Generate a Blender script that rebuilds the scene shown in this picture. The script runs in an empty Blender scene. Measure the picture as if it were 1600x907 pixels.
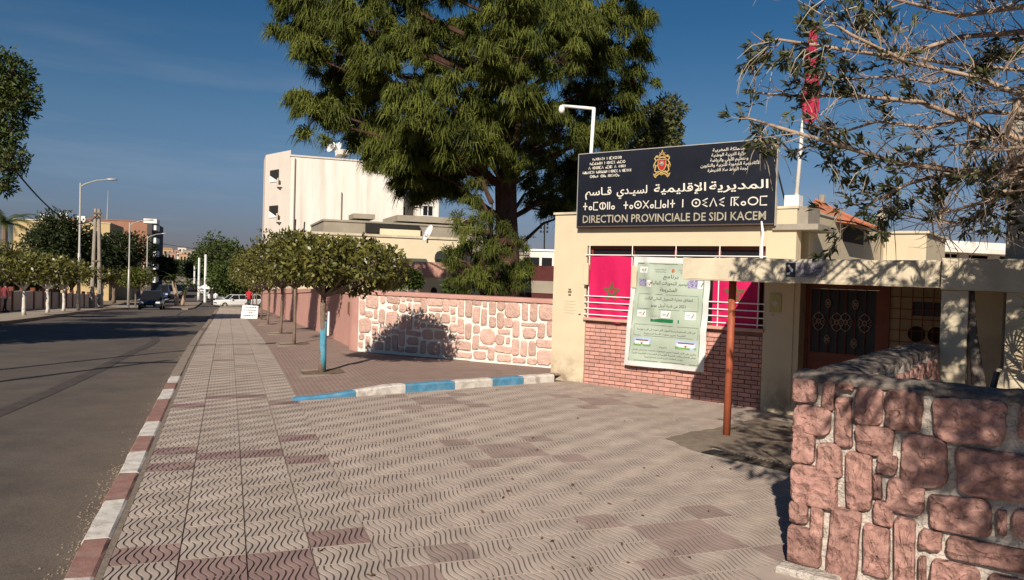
import bpy, math, random
import numpy as np
from mathutils import Vector, Matrix
R=math.radians
rnd=random.Random(7); NR=np.random.default_rng(11)
SC=bpy.context.scene; COL=SC.collection
# ------------------------------------------------ camera, light, sky
EYE=Vector((0,0,1.78)); PIT=R(1.265); ROL=R(1.7)
fw=Vector((0,math.cos(PIT),-math.sin(PIT))); r0=Vector((1,0,0)); u0=Vector((0,math.sin(PIT),math.cos(PIT)))
cr=r0*math.cos(ROL)+u0*math.sin(ROL); cu=u0*math.cos(ROL)-r0*math.sin(ROL)
cam=bpy.data.cameras.new('camera'); camo=bpy.data.objects.new('camera',cam); COL.objects.link(camo)
camo.matrix_world=Matrix((( cr.x,cu.x,-fw.x,EYE.x),(cr.y,cu.y,-fw.y,EYE.y),(cr.z,cu.z,-fw.z,EYE.z),(0,0,0,1)))
cam.sensor_width=36; cam.lens=27.0; cam.clip_end=9000; cam.clip_start=.05
SC.camera=camo
SUN_AZ=R(180+16); SUN_EL=R(32)      # azimuth clockwise from +Y
sd=Vector((math.sin(SUN_AZ)*math.cos(SUN_EL),math.cos(SUN_AZ)*math.cos(SUN_EL),math.sin(SUN_EL)))
sl=bpy.data.lights.new('sun','SUN'); sl.energy=4.95; sl.angle=R(.55); sl.color=(1,.90,.78)
so=bpy.data.objects.new('sun',sl); COL.objects.link(so); so.rotation_euler=sd.to_track_quat('Z','Y').to_euler()
W=bpy.data.worlds.new('World'); SC.world=W; W.use_nodes=True
nt=W.node_tree; bg=nt.nodes['Background']; bg.inputs[1].default_value=.07
sky=nt.nodes.new('ShaderNodeTexSky'); sky.sky_type='NISHITA'; sky.sun_disc=False
sky.sun_elevation=SUN_EL; sky.sun_rotation=SUN_AZ; sky.air_density=1.0; sky.dust_density=.6; sky.ozone_density=2.5
def wn(t,**k):
    n=nt.nodes.new(t)
    for a,b in k.items(): setattr(n,a,b)
    return n
tc=wn('ShaderNodeTexCoord'); sep=wn('ShaderNodeSeparateXYZ'); nt.links.new(tc.outputs['Generated'],sep.inputs[0])
rmp=wn('ShaderNodeValToRGB'); nt.links.new(sep.outputs[2],rmp.inputs[0])
e=rmp.color_ramp.elements; e[0].position=0; e[0].color=(.34,.32,.46,1); e[1].position=.6; e[1].color=(.13,.36,.58,1)
for p_,c_ in ((.04,(.34,.345,.50,1)),(.10,(.40,.46,.60,1)),(.18,(.36,.50,.60,1)),(.31,(.19,.43,.58,1))):
    x=e.new(p_); x.color=c_
mul=wn('ShaderNodeMix',data_type='RGBA',blend_type='MULTIPLY'); mul.inputs[0].default_value=1
nt.links.new(sky.outputs[0],mul.inputs[6]); nt.links.new(rmp.outputs[0],mul.inputs[7])
# thin cirrus streaks
mp=wn('ShaderNodeMapping'); mp.inputs['Scale'].default_value=(1.1,1.1,9); mp.inputs['Rotation'].default_value=(.0,.12,.3)
nt.links.new(tc.outputs['Generated'],mp.inputs[0])
nz=wn('ShaderNodeTexNoise'); nz.inputs['Scale'].default_value=2.1; nz.inputs['Detail'].default_value=5; nz.inputs['Roughness'].default_value=.55
nt.links.new(mp.outputs[0],nz.inputs[0])
cr2=wn('ShaderNodeMapRange'); cr2.inputs[1].default_value=.5; cr2.inputs[2].default_value=.8; cr2.inputs[3].default_value=0; cr2.inputs[4].default_value=.42
nt.links.new(nz.outputs[0],cr2.inputs[0])
band=wn('ShaderNodeMapRange'); band.inputs[1].default_value=.30; band.inputs[2].default_value=.16; nt.links.new(sep.outputs[2],band.inputs[0])
mm=wn('ShaderNodeMath',operation='MULTIPLY'); nt.links.new(cr2.outputs[0],mm.inputs[0]); nt.links.new(band.outputs[0],mm.inputs[1])
mx=wn('ShaderNodeMix',data_type='RGBA'); nt.links.new(mm.outputs[0],mx.inputs[0]); nt.links.new(mul.outputs[2],mx.inputs[6]); mx.inputs[7].default_value=(3.6,4.2,4.9,1)
nt.links.new(mx.outputs[2],bg.inputs[0])
SC.view_settings.view_transform='Standard'; SC.view_settings.look='None'; SC.view_settings.exposure=.38; SC.view_settings.gamma=1
# ------------------------------------------------ frames
def smooth(a,b,x): x=min(max((x-a)/(b-a),0),1); return x*x*(3-2*x)
TH=R(20.3); TB=math.atan2(-.601,.799)
class Frame:
    def __init__(s,rot): s.rot=rot; s.c=math.cos(rot); s.s=math.sin(rot)
    def w(s,p): return Vector((p[0]*s.c-p[1]*s.s,p[0]*s.s+p[1]*s.c,p[2]))
    def l(s,p): return Vector((p[0]*s.c+p[1]*s.s,-p[0]*s.s+p[1]*s.c,p[2]))
FS=Frame(TH); FB=Frame(TB); FW=Frame(0); FP=Frame(math.atan2(-.4879,.8729))
_t=np.array([-50,13,20,25,32,40,50,63,90,110,150,250,400,600,900,1500,4000.]); _g=np.array([0,0,-.13,-.3,-.58,-.88,-1.2,-1.7,-3.0,-3.5,-3.7,-2.6,0,2.0,5,5,0.])
def G(t): return float(np.mean(np.interp([t-3,t-1.5,t,t+1.5,t+3],_t,_g)))
def ray(u,v): return fw+cr*((u-800)/1200)-cu*((v-453.5)/1200)
def at(u,v,y):   # the world point seen at photo pixel (u,v) at distance y ahead
    d=ray(u,v); return EYE+d*(y/d.y)
# ------------------------------------------------ materials
MC={}
def M(name,col,rough=.8,var=.15,sc=6,bump=.2,bsc=40,col2=None,big=.0,bigsc=.7,metal=0,spec=.3,bigcol=None,trans=0,emit=0,bd=.01,orand=0,stretch=None,dmix=.5):
    if name in MC: return MC[name]
    m=bpy.data.materials.new(name); m.use_nodes=True; t=m.node_tree; N=t.nodes; L=t.links
    b=N['Principled BSDF']; b.inputs['Roughness'].default_value=rough; b.inputs['Metallic'].default_value=metal; b.inputs['Specular IOR Level'].default_value=spec
    g=N.new('ShaderNodeNewGeometry'); pos=g.outputs['Position']
    if stretch:
        q=N.new('ShaderNodeMapping'); q.inputs['Scale'].default_value=stretch; L.new(pos,q.inputs[0]); pos=q.outputs[0]
    def noise(s,d=4,r=.6):
        n=N.new('ShaderNodeTexNoise'); n.inputs['Scale'].default_value=s; n.inputs['Detail'].default_value=d; n.inputs['Roughness'].default_value=r; L.new(pos,n.inputs[0]); return n.outputs[0]
    c1=tuple(min(1,c*(1-var)) for c in col)+(1,); c2=tuple(min(1,c*(1+var)) for c in (col2 or col))+(1,)
    mr=N.new('ShaderNodeMapRange'); mr.inputs[1].default_value=.3; mr.inputs[2].default_value=.7; L.new(noise(sc),mr.inputs[0])
    mxx=N.new('ShaderNodeMix'); mxx.data_type='RGBA'; L.new(mr.outputs[0],mxx.inputs[0]); mxx.inputs[6].default_value=c1; mxx.inputs[7].default_value=c2
    out=mxx.outputs[2]
    if big>0:
        m3=N.new('ShaderNodeMapRange'); m3.inputs[1].default_value=.48; m3.inputs[2].default_value=.72; m3.inputs[4].default_value=big; L.new(noise(bigsc,6,.65),m3.inputs[0])
        m4=N.new('ShaderNodeMix'); m4.data_type='RGBA'; L.new(m3.outputs[0],m4.inputs[0]); L.new(out,m4.inputs[6]); bc=bigcol or tuple(c*.4 for c in col); m4.inputs[7].default_value=tuple(bc)+(1,); out=m4.outputs[2]
    if orand>0:
        oi=N.new('ShaderNodeObjectInfo'); m5=N.new('ShaderNodeMapRange'); m5.inputs[3].default_value=1-orand; m5.inputs[4].default_value=1+orand; L.new(oi.outputs['Random'],m5.inputs[0])
        m6=N.new('ShaderNodeVectorMath'); m6.operation='SCALE'; L.new(out,m6.inputs[0]); L.new(m5.outputs[0],m6.inputs['Scale']); out=m6.outputs[0]
    L.new(out,b.inputs['Base Color'])
    if bump>0:
        bn=N.new('ShaderNodeBump'); bn.inputs['Strength'].default_value=bump; bn.inputs['Distance'].default_value=bd; L.new(noise(bsc,5,.65),bn.inputs['Height']); L.new(bn.outputs[0],b.inputs['Normal'])
    if trans>0:
        tr=N.new('ShaderNodeBsdfTranslucent'); L.new(out,tr.inputs[0]); ms=N.new('ShaderNodeMixShader'); ms.inputs[0].default_value=trans
        L.new(b.outputs[0],ms.inputs[1]); L.new(tr.outputs[0],ms.inputs[2]); L.new(ms.outputs[0],N['Material Output'].inputs[0])
    m['tree']=1; MC[name]=m; return m
def nodes(m): return m.node_tree,m.node_tree.nodes,m.node_tree.links,m.node_tree.nodes['Principled BSDF']
LAM_=.4; SHR=2/3; AMP=.021
def tile_mat(name,col,col2,dirt,rand=.08):
    """hydraulic tile; grooves are geometry, the 'groove' attribute carries the dirt lying in them"""
    m=M(name,col,rough=.85,var=.10,sc=3,col2=col2,bump=.35,bsc=130,bd=.002,orand=rand,big=.35,bigsc=.9,bigcol=tuple(c*.66 for c in col))
    t,N,L,b=nodes(m); a=N.new('ShaderNodeAttribute'); a.attribute_name='groove'
    src=b.inputs['Base Color'].links[0].from_socket
    mr=N.new('ShaderNodeMapRange'); mr.inputs[3].default_value=1; mr.inputs[4].default_value=dirt; L.new(a.outputs['Fac'],mr.inputs[0])
    v=N.new('ShaderNodeVectorMath'); v.operation='SCALE'; L.new(src,v.inputs[0]); L.new(mr.outputs[0],v.inputs['Scale']); L.new(v.outputs[0],b.inputs['Base Color']); return m
def relief_arrays(T,ng,lam,pd,pt,depth,ny=16,gap=.0022,TL=None,gy=None):
    """one tile with sheared wavy grooves; returns V,F,groove"""
    a=T/2-gap; sp=T/ng; ay=(TL or T)/2-(gap if gy is None else gy); y=np.linspace(-ay,ay,ny+1); W=[];H=[]
    for k in range(-3,ng+3):
        for o,h in ((-.16,0),(-.10,.85),(0,1),(.10,.85),(.16,0)): W.append((k+.5+o)*sp); H.append(h)
    W=np.array(W);H=np.array(H); nx=len(W)
    X=np.tile(W,(ny+1,1)); t=(y+(TL or T)/2+pt)[:,None]
    d=X.copy()
    for _ in range(12): d=X-AMP*np.sin(2*np.pi*(t-SHR*(d+pd))/lam)
    x=np.clip(d-T/2,-a,a); Z=-depth*np.tile(H,(ny+1,1)); edge=(np.abs(x)>=a-1e-6); Z=np.where(edge,0,Z)
    V=np.stack([x,np.tile(y[:,None],(1,nx)),Z],2).reshape(-1,3); g=np.where(edge,0,np.tile(H,(ny+1,1))).reshape(-1)
    F=[]
    for j in range(ny):
        for i in range(nx-1):
            if abs(x[j,i]-x[j,i+1])<1e-7 and abs(x[j+1,i]-x[j+1,i+1])<1e-7: continue
            q=j*nx+i; F.append((q,q+1,q+nx+1,q+nx))
    n=len(V); V=np.concatenate([V,[(-a,-ay,-.0005),(a,-ay,-.0005),(a,ay,-.0005),(-a,ay,-.0005),(-a,-ay,-.03),(a,-ay,-.03),(a,ay,-.03),(-a,ay,-.03)]]); g=np.concatenate([g,np.zeros(8)])
    for i in range(4): F.append((n+i,n+4+i,n+4+(i+1)%4,n+(i+1)%4))
    return V,np.array(F),g
def relief_mesh(name,arr,mat):
    V,F,g=arr; me=mesh_np(name,V,F,mat); at_=me.attributes.new('groove','FLOAT','POINT'); at_.data.foreach_set('value',g.astype(np.float32)); me.polygons.foreach_set('use_smooth',[False]*len(me.polygons)); return me
def kerb_dust(m,col):
    t,N,L,b=nodes(m); g=N.new('ShaderNodeNewGeometry'); q=N.new('ShaderNodeVectorRotate'); q.rotation_type='Z_AXIS'; q.inputs['Angle'].default_value=-TH; L.new(g.outputs['Position'],q.inputs[0])
    s_=N.new('ShaderNodeSeparateXYZ'); L.new(q.outputs[0],s_.inputs[0]); n1=N.new('ShaderNodeTexNoise'); n1.inputs['Scale'].default_value=1.6; n1.inputs['Detail'].default_value=8; n1.inputs['Roughness'].default_value=.72; L.new(g.outputs['Position'],n1.inputs[0])
    a=N.new('ShaderNodeMath'); a.operation='MULTIPLY_ADD'; a.inputs[1].default_value=3.2; L.new(n1.outputs[0],a.inputs[0]); L.new(s_.outputs[0],a.inputs[2])
    k=N.new('ShaderNodeMapRange'); k.inputs[1].default_value=-.35; k.inputs[2].default_value=1.15; k.inputs[4].default_value=.75; L.new(a.outputs[0],k.inputs[0])
    src=b.inputs['Base Color'].links[0].from_socket; x_=N.new('ShaderNodeMix'); x_.data_type='RGBA'; L.new(k.outputs[0],x_.inputs[0]); L.new(src,x_.inputs[6]); x_.inputs[7].default_value=tuple(col)+(1,)
    # fine aggregate speckle
    sp=N.new('ShaderNodeTexVoronoi'); sp.inputs['Scale'].default_value=95; L.new(g.outputs['Position'],sp.inputs[0]); mr=N.new('ShaderNodeMapRange'); mr.inputs[1].default_value=.1; mr.inputs[2].default_value=.6; mr.inputs[3].default_value=1.3; mr.inputs[4].default_value=.75; L.new(sp.outputs['Distance'],mr.inputs[0])
    v=N.new('ShaderNodeVectorMath'); v.operation='SCALE'; L.new(x_.outputs[2],v.inputs[0]); L.new(mr.outputs[0],v.inputs['Scale']); L.new(v.outputs[0],b.inputs['Base Color'])
# ------------------------------------------------ mesh building
class MB:
    def __init__(s): s.v=[]; s.f=[]
    def add(s,vs,fs):
        o=len(s.v); s.v+=[tuple(p) for p in vs]; s.f+=[tuple(i+o for i in f) for f in fs]; return s
    def box(s,x0,x1,y0,y1,z0,z1,bev=0):
        if x1<x0:x0,x1=x1,x0
        if y1<y0:y0,y1=y1,y0
        return s.add([(x0,y0,z0),(x1,y0,z0),(x1,y1,z0),(x0,y1,z0),(x0,y0,z1),(x1,y0,z1),(x1,y1,z1),(x0,y1,z1)],[(3,2,1,0),(4,5,6,7),(0,1,5,4),(1,2,6,5),(2,3,7,6),(3,0,4,7)])
    def bevbox(s,x0,x1,y0,y1,z0,z1,b):
        # chamfered on every edge
        V=[];c=[(x0,x1),(y0,y1),(z0,z1)]
        idx={}
        for i in (0,1):
            for j in (0,1):
                for k in (0,1):
                    p=[c[0][i],c[1][j],c[2][k]]; sg=[1-2*i,1-2*j,1-2*k]
                    for a in range(3):
                        q=list(p)
                        for bb in range(3):
                            if bb!=a: q[bb]+=sg[bb]*b
                        idx[(i,j,k,a)]=len(V); V.append(q)
        F=[]
        for a in range(3):
            o=[x for x in range(3) if x!=a]
            for val in (0,1):
                f=[]
                for (m,n) in ((0,0),(1,0),(1,1),(0,1)):
                    t=[0,0,0]; t[a]=val; t[o[0]]=m; t[o[1]]=n; f.append(idx[(*t,a)])
                F.append(f)
            for m in (0,1):
                for n in (0,1):
                    t=[0,0,0]; t[o[0]]=m; t[o[1]]=n
                    t0=list(t); t0[a]=0; t1=list(t); t1[a]=1
                    F.append([idx[(*t0,o[0])],idx[(*t1,o[0])],idx[(*t1,o[1])],idx[(*t0,o[1])]])
        for i in (0,1):
            for j in (0,1):
                for k in (0,1): F.append([idx[(i,j,k,0)],idx[(i,j,k,1)],idx[(i,j,k,2)]])
        return s.add(V,F)
    def prism(s,poly,a0,a1,axis='z'):
        n=len(poly)
        def P(p,a): return (p[0],p[1],a) if axis=='z' else ((p[0],a,p[1]) if axis=='y' else (a,p[0],p[1]))
        return s.add([P(p,a0) for p in poly]+[P(p,a1) for p in poly],[tuple(range(n))[::-1],tuple(range(n,2*n))]+[(i,(i+1)%n,(i+1)%n+n,i+n) for i in range(n)])
    def tube(s,pts,rad,n=6,cap=True):
        pts=[Vector(p) for p in pts]; k=len(pts)
        if isinstance(rad,(int,float)): rad=[rad]*k
        prev=None; V=[]
        for i in range(k):
            d=(pts[min(i+1,k-1)]-pts[max(i-1,0)])
            if d.length<1e-9: d=Vector((0,0,1))
            d.normalize()
            if prev is None: a=d.orthogonal().normalized()
            else:
                a=prev-d*prev.dot(d); a=a.normalized() if a.length>1e-6 else d.orthogonal().normalized()
            prev=a; b=d.cross(a)
            for j in range(n):
                t=2*math.pi*j/n; V.append(pts[i]+(a*math.cos(t)+b*math.sin(t))*rad[i])
        F=[(i*n+j,i*n+(j+1)%n,(i+1)*n+(j+1)%n,(i+1)*n+j) for i in range(k-1) for j in range(n)]
        if cap: F+=[tuple(range(n))[::-1],tuple((k-1)*n+j for j in range(n))]
        return s.add(V,F)
    def cyl(s,c,r,h,n=16,r2=None): return s.tube([c,(c[0],c[1],c[2]+h)],[r,r if r2 is None else r2],n)
    def lathe(s,c,prof,n=16):
        V=[(c[0]+r*math.cos(2*math.pi*j/n),c[1]+r*math.sin(2*math.pi*j/n),c[2]+z) for r,z in prof for j in range(n)]
        return s.add(V,[(i*n+j,i*n+(j+1)%n,(i+1)*n+(j+1)%n,(i+1)*n+j) for i in range(len(prof)-1) for j in range(n)])
    def grid(s,fn,nu,nv,closed=False):
        V=[fn(i/nu,j/nv) for j in range(nv+1) for i in range(nu+1)]
        return s.add(V,[(j*(nu+1)+i,j*(nu+1)+i+1,(j+1)*(nu+1)+i+1,(j+1)*(nu+1)+i) for j in range(nv) for i in range(nu)])
    def disc(s,c,r,ax='y',n=14,r2=None):
        V=[]
        for j in range(n):
            t=2*math.pi*j/n; a,b=r*math.cos(t),(r2 or r)*math.sin(t)
            V.append((c[0]+a,c[1],c[2]+b) if ax=='y' else ((c[0]+a,c[1]+b,c[2]) if ax=='z' else (c[0],c[1]+a,c[2]+b)))
        return s.add(V,[tuple(range(n))])
    def ribbon(s,pts,w,fn,closed=False):
        """flat stroke in a 2-D plane, fn maps (x,y) to 3-D"""
        P=[Vector((p[0],p[1])) for p in pts]; n=len(P); V=[]
        for i in range(n):
            a=P[(i-1)%n] if (closed or i>0) else P[i]; b=P[(i+1)%n] if (closed or i<n-1) else P[i]
            d=(b-a); d=d.normalized() if d.length>0 else Vector((1,0)); q=Vector((-d.y,d.x))*w/2
            if not closed and i==0: o=-d*0
            V+= [fn(*(P[i]-q)),fn(*(P[i]+q))]
        m=n if closed else n-1
        return s.add(V,[(2*i,2*((i+1)%n),2*((i+1)%n)+1,2*i+1) for i in range(m)])
def mesh(name,mb,mat,off=(0,0,0),smooth=False):
    me=bpy.data.meshes.new(name); ox,oy,oz=off
    me.from_pydata([(x-ox,y-oy,z-oz) for x,y,z in mb.v],[],mb.f)
    if mat: me.materials.append(mat)
    if smooth:
        me.polygons.foreach_set('use_smooth',[True]*len(me.polygons))
    me.update(); return me
def mesh_np(name,V,F,mat,off=(0,0,0),k=4):
    """V (n,3); F (m,k)"""
    me=bpy.data.meshes.new(name); V=np.asarray(V,dtype=np.float32)-np.array(off,dtype=np.float32); F=np.asarray(F,dtype=np.int32)
    me.vertices.add(len(V)); me.vertices.foreach_set('co',V.ravel())
    me.loops.add(F.size); me.loops.foreach_set('vertex_index',F.ravel())
    me.polygons.add(len(F)); me.polygons.foreach_set('loop_start',np.arange(0,F.size,F.shape[1],dtype=np.int32)); 
    me.update(calc_edges=True); me.materials.append(mat); return me
class Thing:
    def __init__(s,name,label,cat,frame=FW,org=(0,0,0),group=None,kind=None,me=None):
        s.frame=frame; s.org=Vector(org)
        s.o=bpy.data.objects.new(name,me); COL.objects.link(s.o)
        s.o.location=frame.w(s.org); s.o.rotation_euler=(0,0,frame.rot)
        if label: s.o['label']=label
        if cat: s.o['category']=cat
        if group: s.o['group']=group
        if kind: s.o['kind']=kind
    def part(s,name,mb,mat,parent=None,smooth=False,label=None,kind=None,off=None):
        me=mb if isinstance(mb,bpy.types.Mesh) else mesh(name,mb,mat,s.org if off is None else off,smooth)
        o=bpy.data.objects.new(name,me); COL.objects.link(o); o.parent=parent or s.o
        if label: o['label']=label
        if kind: o['kind']=kind
        return o
    def inst(s,name,me,loc,rot=(0,0,0),scale=(1,1,1),parent=None):
        o=bpy.data.objects.new(name,me); COL.objects.link(o); o.parent=parent or s.o
        o.location=Vector(loc)-s.org; o.rotation_euler=rot; o.scale=scale; return o
def single(name,mb,mat,label,cat,frame=FW,org=(0,0,0),group=None,kind=None,smooth=False):
    me=mb if isinstance(mb,bpy.types.Mesh) else mesh(name,mb,mat,org,smooth)
    return Thing(name,label,cat,frame,org,group,kind,me)
def copy_thing(root,loc,rotz,label=None,scale=None):
    def cp(o,par):
        c=o.copy(); COL.objects.link(c); c.parent=par
        for ch in o.children: cp(ch,c)
        return c
    c=cp(root,None); c.location=loc; c.rotation_euler=(0,0,rotz)
    if scale: c.scale=scale
    if label: c['label']=label
    return c
# ------------------------------------------------ common materials
m_asph=M('asphalt',(.102,.083,.070),.9,.22,1.3,.5,220,big=.5,bigsc=.35,bigcol=(.12,.095,.075),bd=.004)
m_ground=M('dry_ground',(.19,.15,.105),.95,.3,.6,.4,8,bd=.03)
m_bed=M('tile_bedding',(.10,.085,.07),.95,.2,8)
m_cream=M('cream_plaster',(.57,.475,.325),.85,.05,2.5,.35,90,big=.22,bigsc=1.1,bigcol=(.52,.43,.29),bd=.003)
def grime(m,z0,z1,col):
    t,N,L,b=nodes(m); g=N.new('ShaderNodeNewGeometry'); s_=N.new('ShaderNodeSeparateXYZ'); L.new(g.outputs['Position'],s_.inputs[0])
    nn_=N.new('ShaderNodeTexNoise'); nn_.inputs['Scale'].default_value=3.5; nn_.inputs['Detail'].default_value=7; nn_.inputs['Roughness'].default_value=.7; L.new(g.outputs['Position'],nn_.inputs[0])
    a=N.new('ShaderNodeMapRange'); a.inputs[1].default_value=z1; a.inputs[2].default_value=z0; a.inputs[3].default_value=0; a.inputs[4].default_value=1; L.new(s_.outputs[2],a.inputs[0])
    q=N.new('ShaderNodeMapRange'); q.inputs[1].default_value=.42; q.inputs[2].default_value=.62; L.new(nn_.outputs[0],q.inputs[0])
    k=N.new('ShaderNodeMath'); k.operation='MULTIPLY'; L.new(a.outputs[0],k.inputs[0]); L.new(q.outputs[0],k.inputs[1])
    src=b.inputs['Base Color'].links[0].from_socket; x_=N.new('ShaderNodeMix'); x_.data_type='RGBA'; L.new(k.outputs[0],x_.inputs[0]); L.new(src,x_.inputs[6]); x_.inputs[7].default_value=tuple(col)+(1,); L.new(x_.outputs[2],b.inputs['Base Color'])
grime(m_cream,.0,.55,(.27,.20,.13))
m_creamD=M('cream_plaster_weathered',(.58,.50,.36),.9,.12,3,.5,60,big=.45,bigsc=2.2,bigcol=(.24,.2,.15),bd=.006)
m_pink=M('pink_render',(.50,.27,.22),.85,.08,2,.3,70,big=.3,bigsc=1.3,bigcol=(.36,.18,.15),bd=.004)
m_coping=M('pink_coping',(.48,.26,.21),.85,.1,3,.3,60)
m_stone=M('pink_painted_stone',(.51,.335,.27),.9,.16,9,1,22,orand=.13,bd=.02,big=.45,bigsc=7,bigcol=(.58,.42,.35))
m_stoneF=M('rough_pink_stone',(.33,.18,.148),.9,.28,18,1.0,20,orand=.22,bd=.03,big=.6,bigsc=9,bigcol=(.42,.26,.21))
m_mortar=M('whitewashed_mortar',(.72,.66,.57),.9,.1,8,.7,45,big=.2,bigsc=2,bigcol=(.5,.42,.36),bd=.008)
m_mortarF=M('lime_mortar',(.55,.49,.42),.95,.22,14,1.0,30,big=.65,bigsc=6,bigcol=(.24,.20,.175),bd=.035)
m_cap=M('weathered_cement_cap',(.15,.12,.10),.95,.35,16,1.0,50,big=.5,bigsc=6,bigcol=(.38,.34,.28),bd=.015)
m_brick=M('facade_brick',(.47,.25,.20),.85,.14,12,.5,60,orand=.16,bd=.004)
m_joint=M('brick_joint',(.24,.13,.10),.95,.15,10,.4,60)
m_white=M('white_paint',(.78,.76,.72),.5,.04,5,.1,30)
m_kwhite=M('kerb_white_paint',(.58,.54,.48),.8,.12,10,.6,60,big=.9,bigsc=9,bigcol=(.28,.235,.20),bd=.006)
m_kblue=M('kerb_blue_paint',(.07,.23,.36),.75,.2,10,.5,50,big=.5,bigsc=8,bigcol=(.25,.28,.28),bd=.006)
m_kred=M('kerb_red_paint',(.26,.135,.11),.85,.2,10,.6,50,big=.9,bigsc=9,bigcol=(.25,.20,.165),bd=.008)
m_kconc=M('kerb_concrete',(.24,.19,.15),.9,.15,6,.5,50,bd=.006)
m_conc=M('grey_concrete',(.30,.26,.21),.9,.15,5,.6,50,big=.4,bigsc=1.5,bigcol=(.18,.15,.12),bd=.006)
m_glass=M('dark_glass',(.012,.012,.014),.3,.05,3,0,spec=.25)
m_dark=M('dark_interior',(.02,.018,.016),.9,.1,3,0)
m_brownm=M('brown_painted_metal',(.17,.045,.025),.5,.12,8,.15,40)
m_redpole=M('rust_red_pole',(.33,.085,.04),.55,.12,12,.2,50,big=.3,bigsc=5,bigcol=(.2,.06,.035))
m_flag=M('red_flag_cloth',(.66,.012,.105),.7,.05,20,.1,200,trans=.25)
m_star=M('green_star_embroidery',(.10,.10,.035),.8,.1,30,.1)
m_steel=M('galvanised_steel',(.42,.40,.36),.5,.1,6,.1,30,metal=.3)
m_black=M('black_sign_panel',(.009,.009,.014),.32,.25,3,.05,8,spec=.5,big=.25,bigsc=1.3,bigcol=(.018,.02,.03))
m_gold=M('champagne_lettering',(.50,.44,.32),.35,.25,9,0,metal=.35)
m_cream2=M('pale_lettering',(.66,.62,.52),.5,.05,5,0)
m_bark=M('pine_bark',(.07,.035,.024),.95,.35,9,1,14,bd=.05,stretch=(1,1,.35))
m_bark2=M('grey_bark',(.17,.125,.09),.95,.25,20,.8,40,bd=.01)
m_needle=M('pine_needles',(.036,.055,.012),.7,.35,1.6,0,col2=(.135,.150,.030),trans=.22,spec=.15)
m_needle2=M('dry_pine_needles',(.13,.055,.022),.8,.3,3,0,trans=.2)
m_orange=M('orange_tree_leaves',(.038,.055,.012),.38,.35,5,0,col2=(.17,.155,.035),trans=.2,spec=.5)
m_leafD=M('dark_tree_leaves',(.018,.030,.010),.6,.3,2,0,col2=(.04,.055,.016),trans=.2)
m_leafM=M('green_tree_leaves',(.035,.060,.014),.6,.3,1,0,col2=(.07,.095,.02),trans=.2)
m_leafO=M('olive_cypress_leaves',(.06,.075,.025),.7,.3,3,0,col2=(.12,.125,.045),trans=.2)
m_leafS=M('narrow_shrub_leaves',(.028,.038,.018),.5,.3,12,0,col2=(.10,.105,.045),trans=.25,spec=.4)
m_twig=M('pale_twigs',(.33,.245,.18),.85,.3,14,.3,60)
m_strand=M('dry_leaf_strands',(.42,.36,.26),.7,.25,12,0,trans=.2)
m_soil=M('tree_pit_soil',(.16,.11,.07),.95,.3,14,.9,40,bd=.02)
m_rubber=M('tyre_rubber',(.02,.02,.02),.8,.1,5,0)
m_red=M('terracotta',(.36,.13,.07),.8,.15,8,.3,40)
kerb_dust(m_asph,(.17,.13,.095))
def fracture(m,sc,dist,st=.7):
    # broken, faceted face on top of the fine grain
    t,N,L,b=nodes(m); g=N.new('ShaderNodeNewGeometry'); n1=N.new('ShaderNodeTexNoise'); n1.inputs['Scale'].default_value=7; L.new(g.outputs['Position'],n1.inputs[0])
    ad=N.new('ShaderNodeVectorMath'); ad.operation='MULTIPLY_ADD'; ad.inputs[1].default_value=(.12,.12,.12); L.new(n1.outputs['Color'],ad.inputs[0]); L.new(g.outputs['Position'],ad.inputs[2])
    v=N.new('ShaderNodeTexVoronoi'); v.feature='F1'; v.inputs['Scale'].default_value=sc; L.new(ad.outputs[0],v.inputs['Vector'])
    bn=N.new('ShaderNodeBump'); bn.inputs['Strength'].default_value=st; bn.inputs['Distance'].default_value=dist; L.new(v.outputs['Distance'],bn.inputs['Height'])
    old=b.inputs['Normal'].links[0].from_socket; L.new(old,bn.inputs['Normal']); L.new(bn.outputs[0],b.inputs['Normal'])
fracture(m_stoneF,11,.05,.8); fracture(m_stone,22,.02,.5); fracture(m_cap,14,.03,.6); fracture(m_mortarF,30,.02,.5)

# ------------------------------------------------ ground sheets
def tstrip(name,d0,d1,zo,mat,ts,nd=1,kind='structure',th=0,zf=None):
    mb=MB(); K=len(ts)
    V=[]
    for t in ts:
        for j in range(nd+1):
            d=d0+(d1-d0)*j/nd; V.append((d,t,(zf(d,t) if zf else G(t))+zo))
    F=[(i*(nd+1)+j,i*(nd+1)+j+1,(i+1)*(nd+1)+j+1,(i+1)*(nd+1)+j) for i in range(K-1) for j in range(nd)]
    mb.add(V,F); o=len(mb.v)
    if th:
        for e in (0,nd):
            s=len(mb.v); vs=[]
            for i in range(K):
                x,y,z=V[i*(nd+1)+e]; vs+= [(x,y,z),(x,y,z-th)]
            mb.add(vs,[(2*i,2*i+1,2*i+3,2*i+2) for i in range(K-1)])
        for i in (0,K-1):
            a=V[i*(nd+1)]; b=V[i*(nd+1)+nd]; mb.add([a,b,(b[0],b[1],b[2]-th),(a[0],a[1],a[2]-th)],[(0,1,2,3)])
    return single(name,mb,mat,None,None,FS,(0,0,0),kind=kind,smooth=False)
TS=[-30,0,8,11,13,15,17,19,21,23,25,28,31,34,37,40,44,48,52,56,60,64,70,76,82,90,100,110,125,140,160,190,220,250,300,350,400,450,500,600,700,900,1100,1500,4000]
tstrip('ground',-3000,3000,-.17,m_ground,TS+[7000],8)
road_=tstrip('road',-8.3,-.84,-.125,m_asph,TS[:-3],6)
tstrip('side_road',-.84,40,-.125,m_asph,[66,70,74,78],4)
tstrip('far_pavement',-.84,2.6,-.0,M('far_paving',(.30,.25,.19),.9,.1,3),[t for t in TS if 78<t<600]+[78][0:0],2,th=.12)
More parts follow.
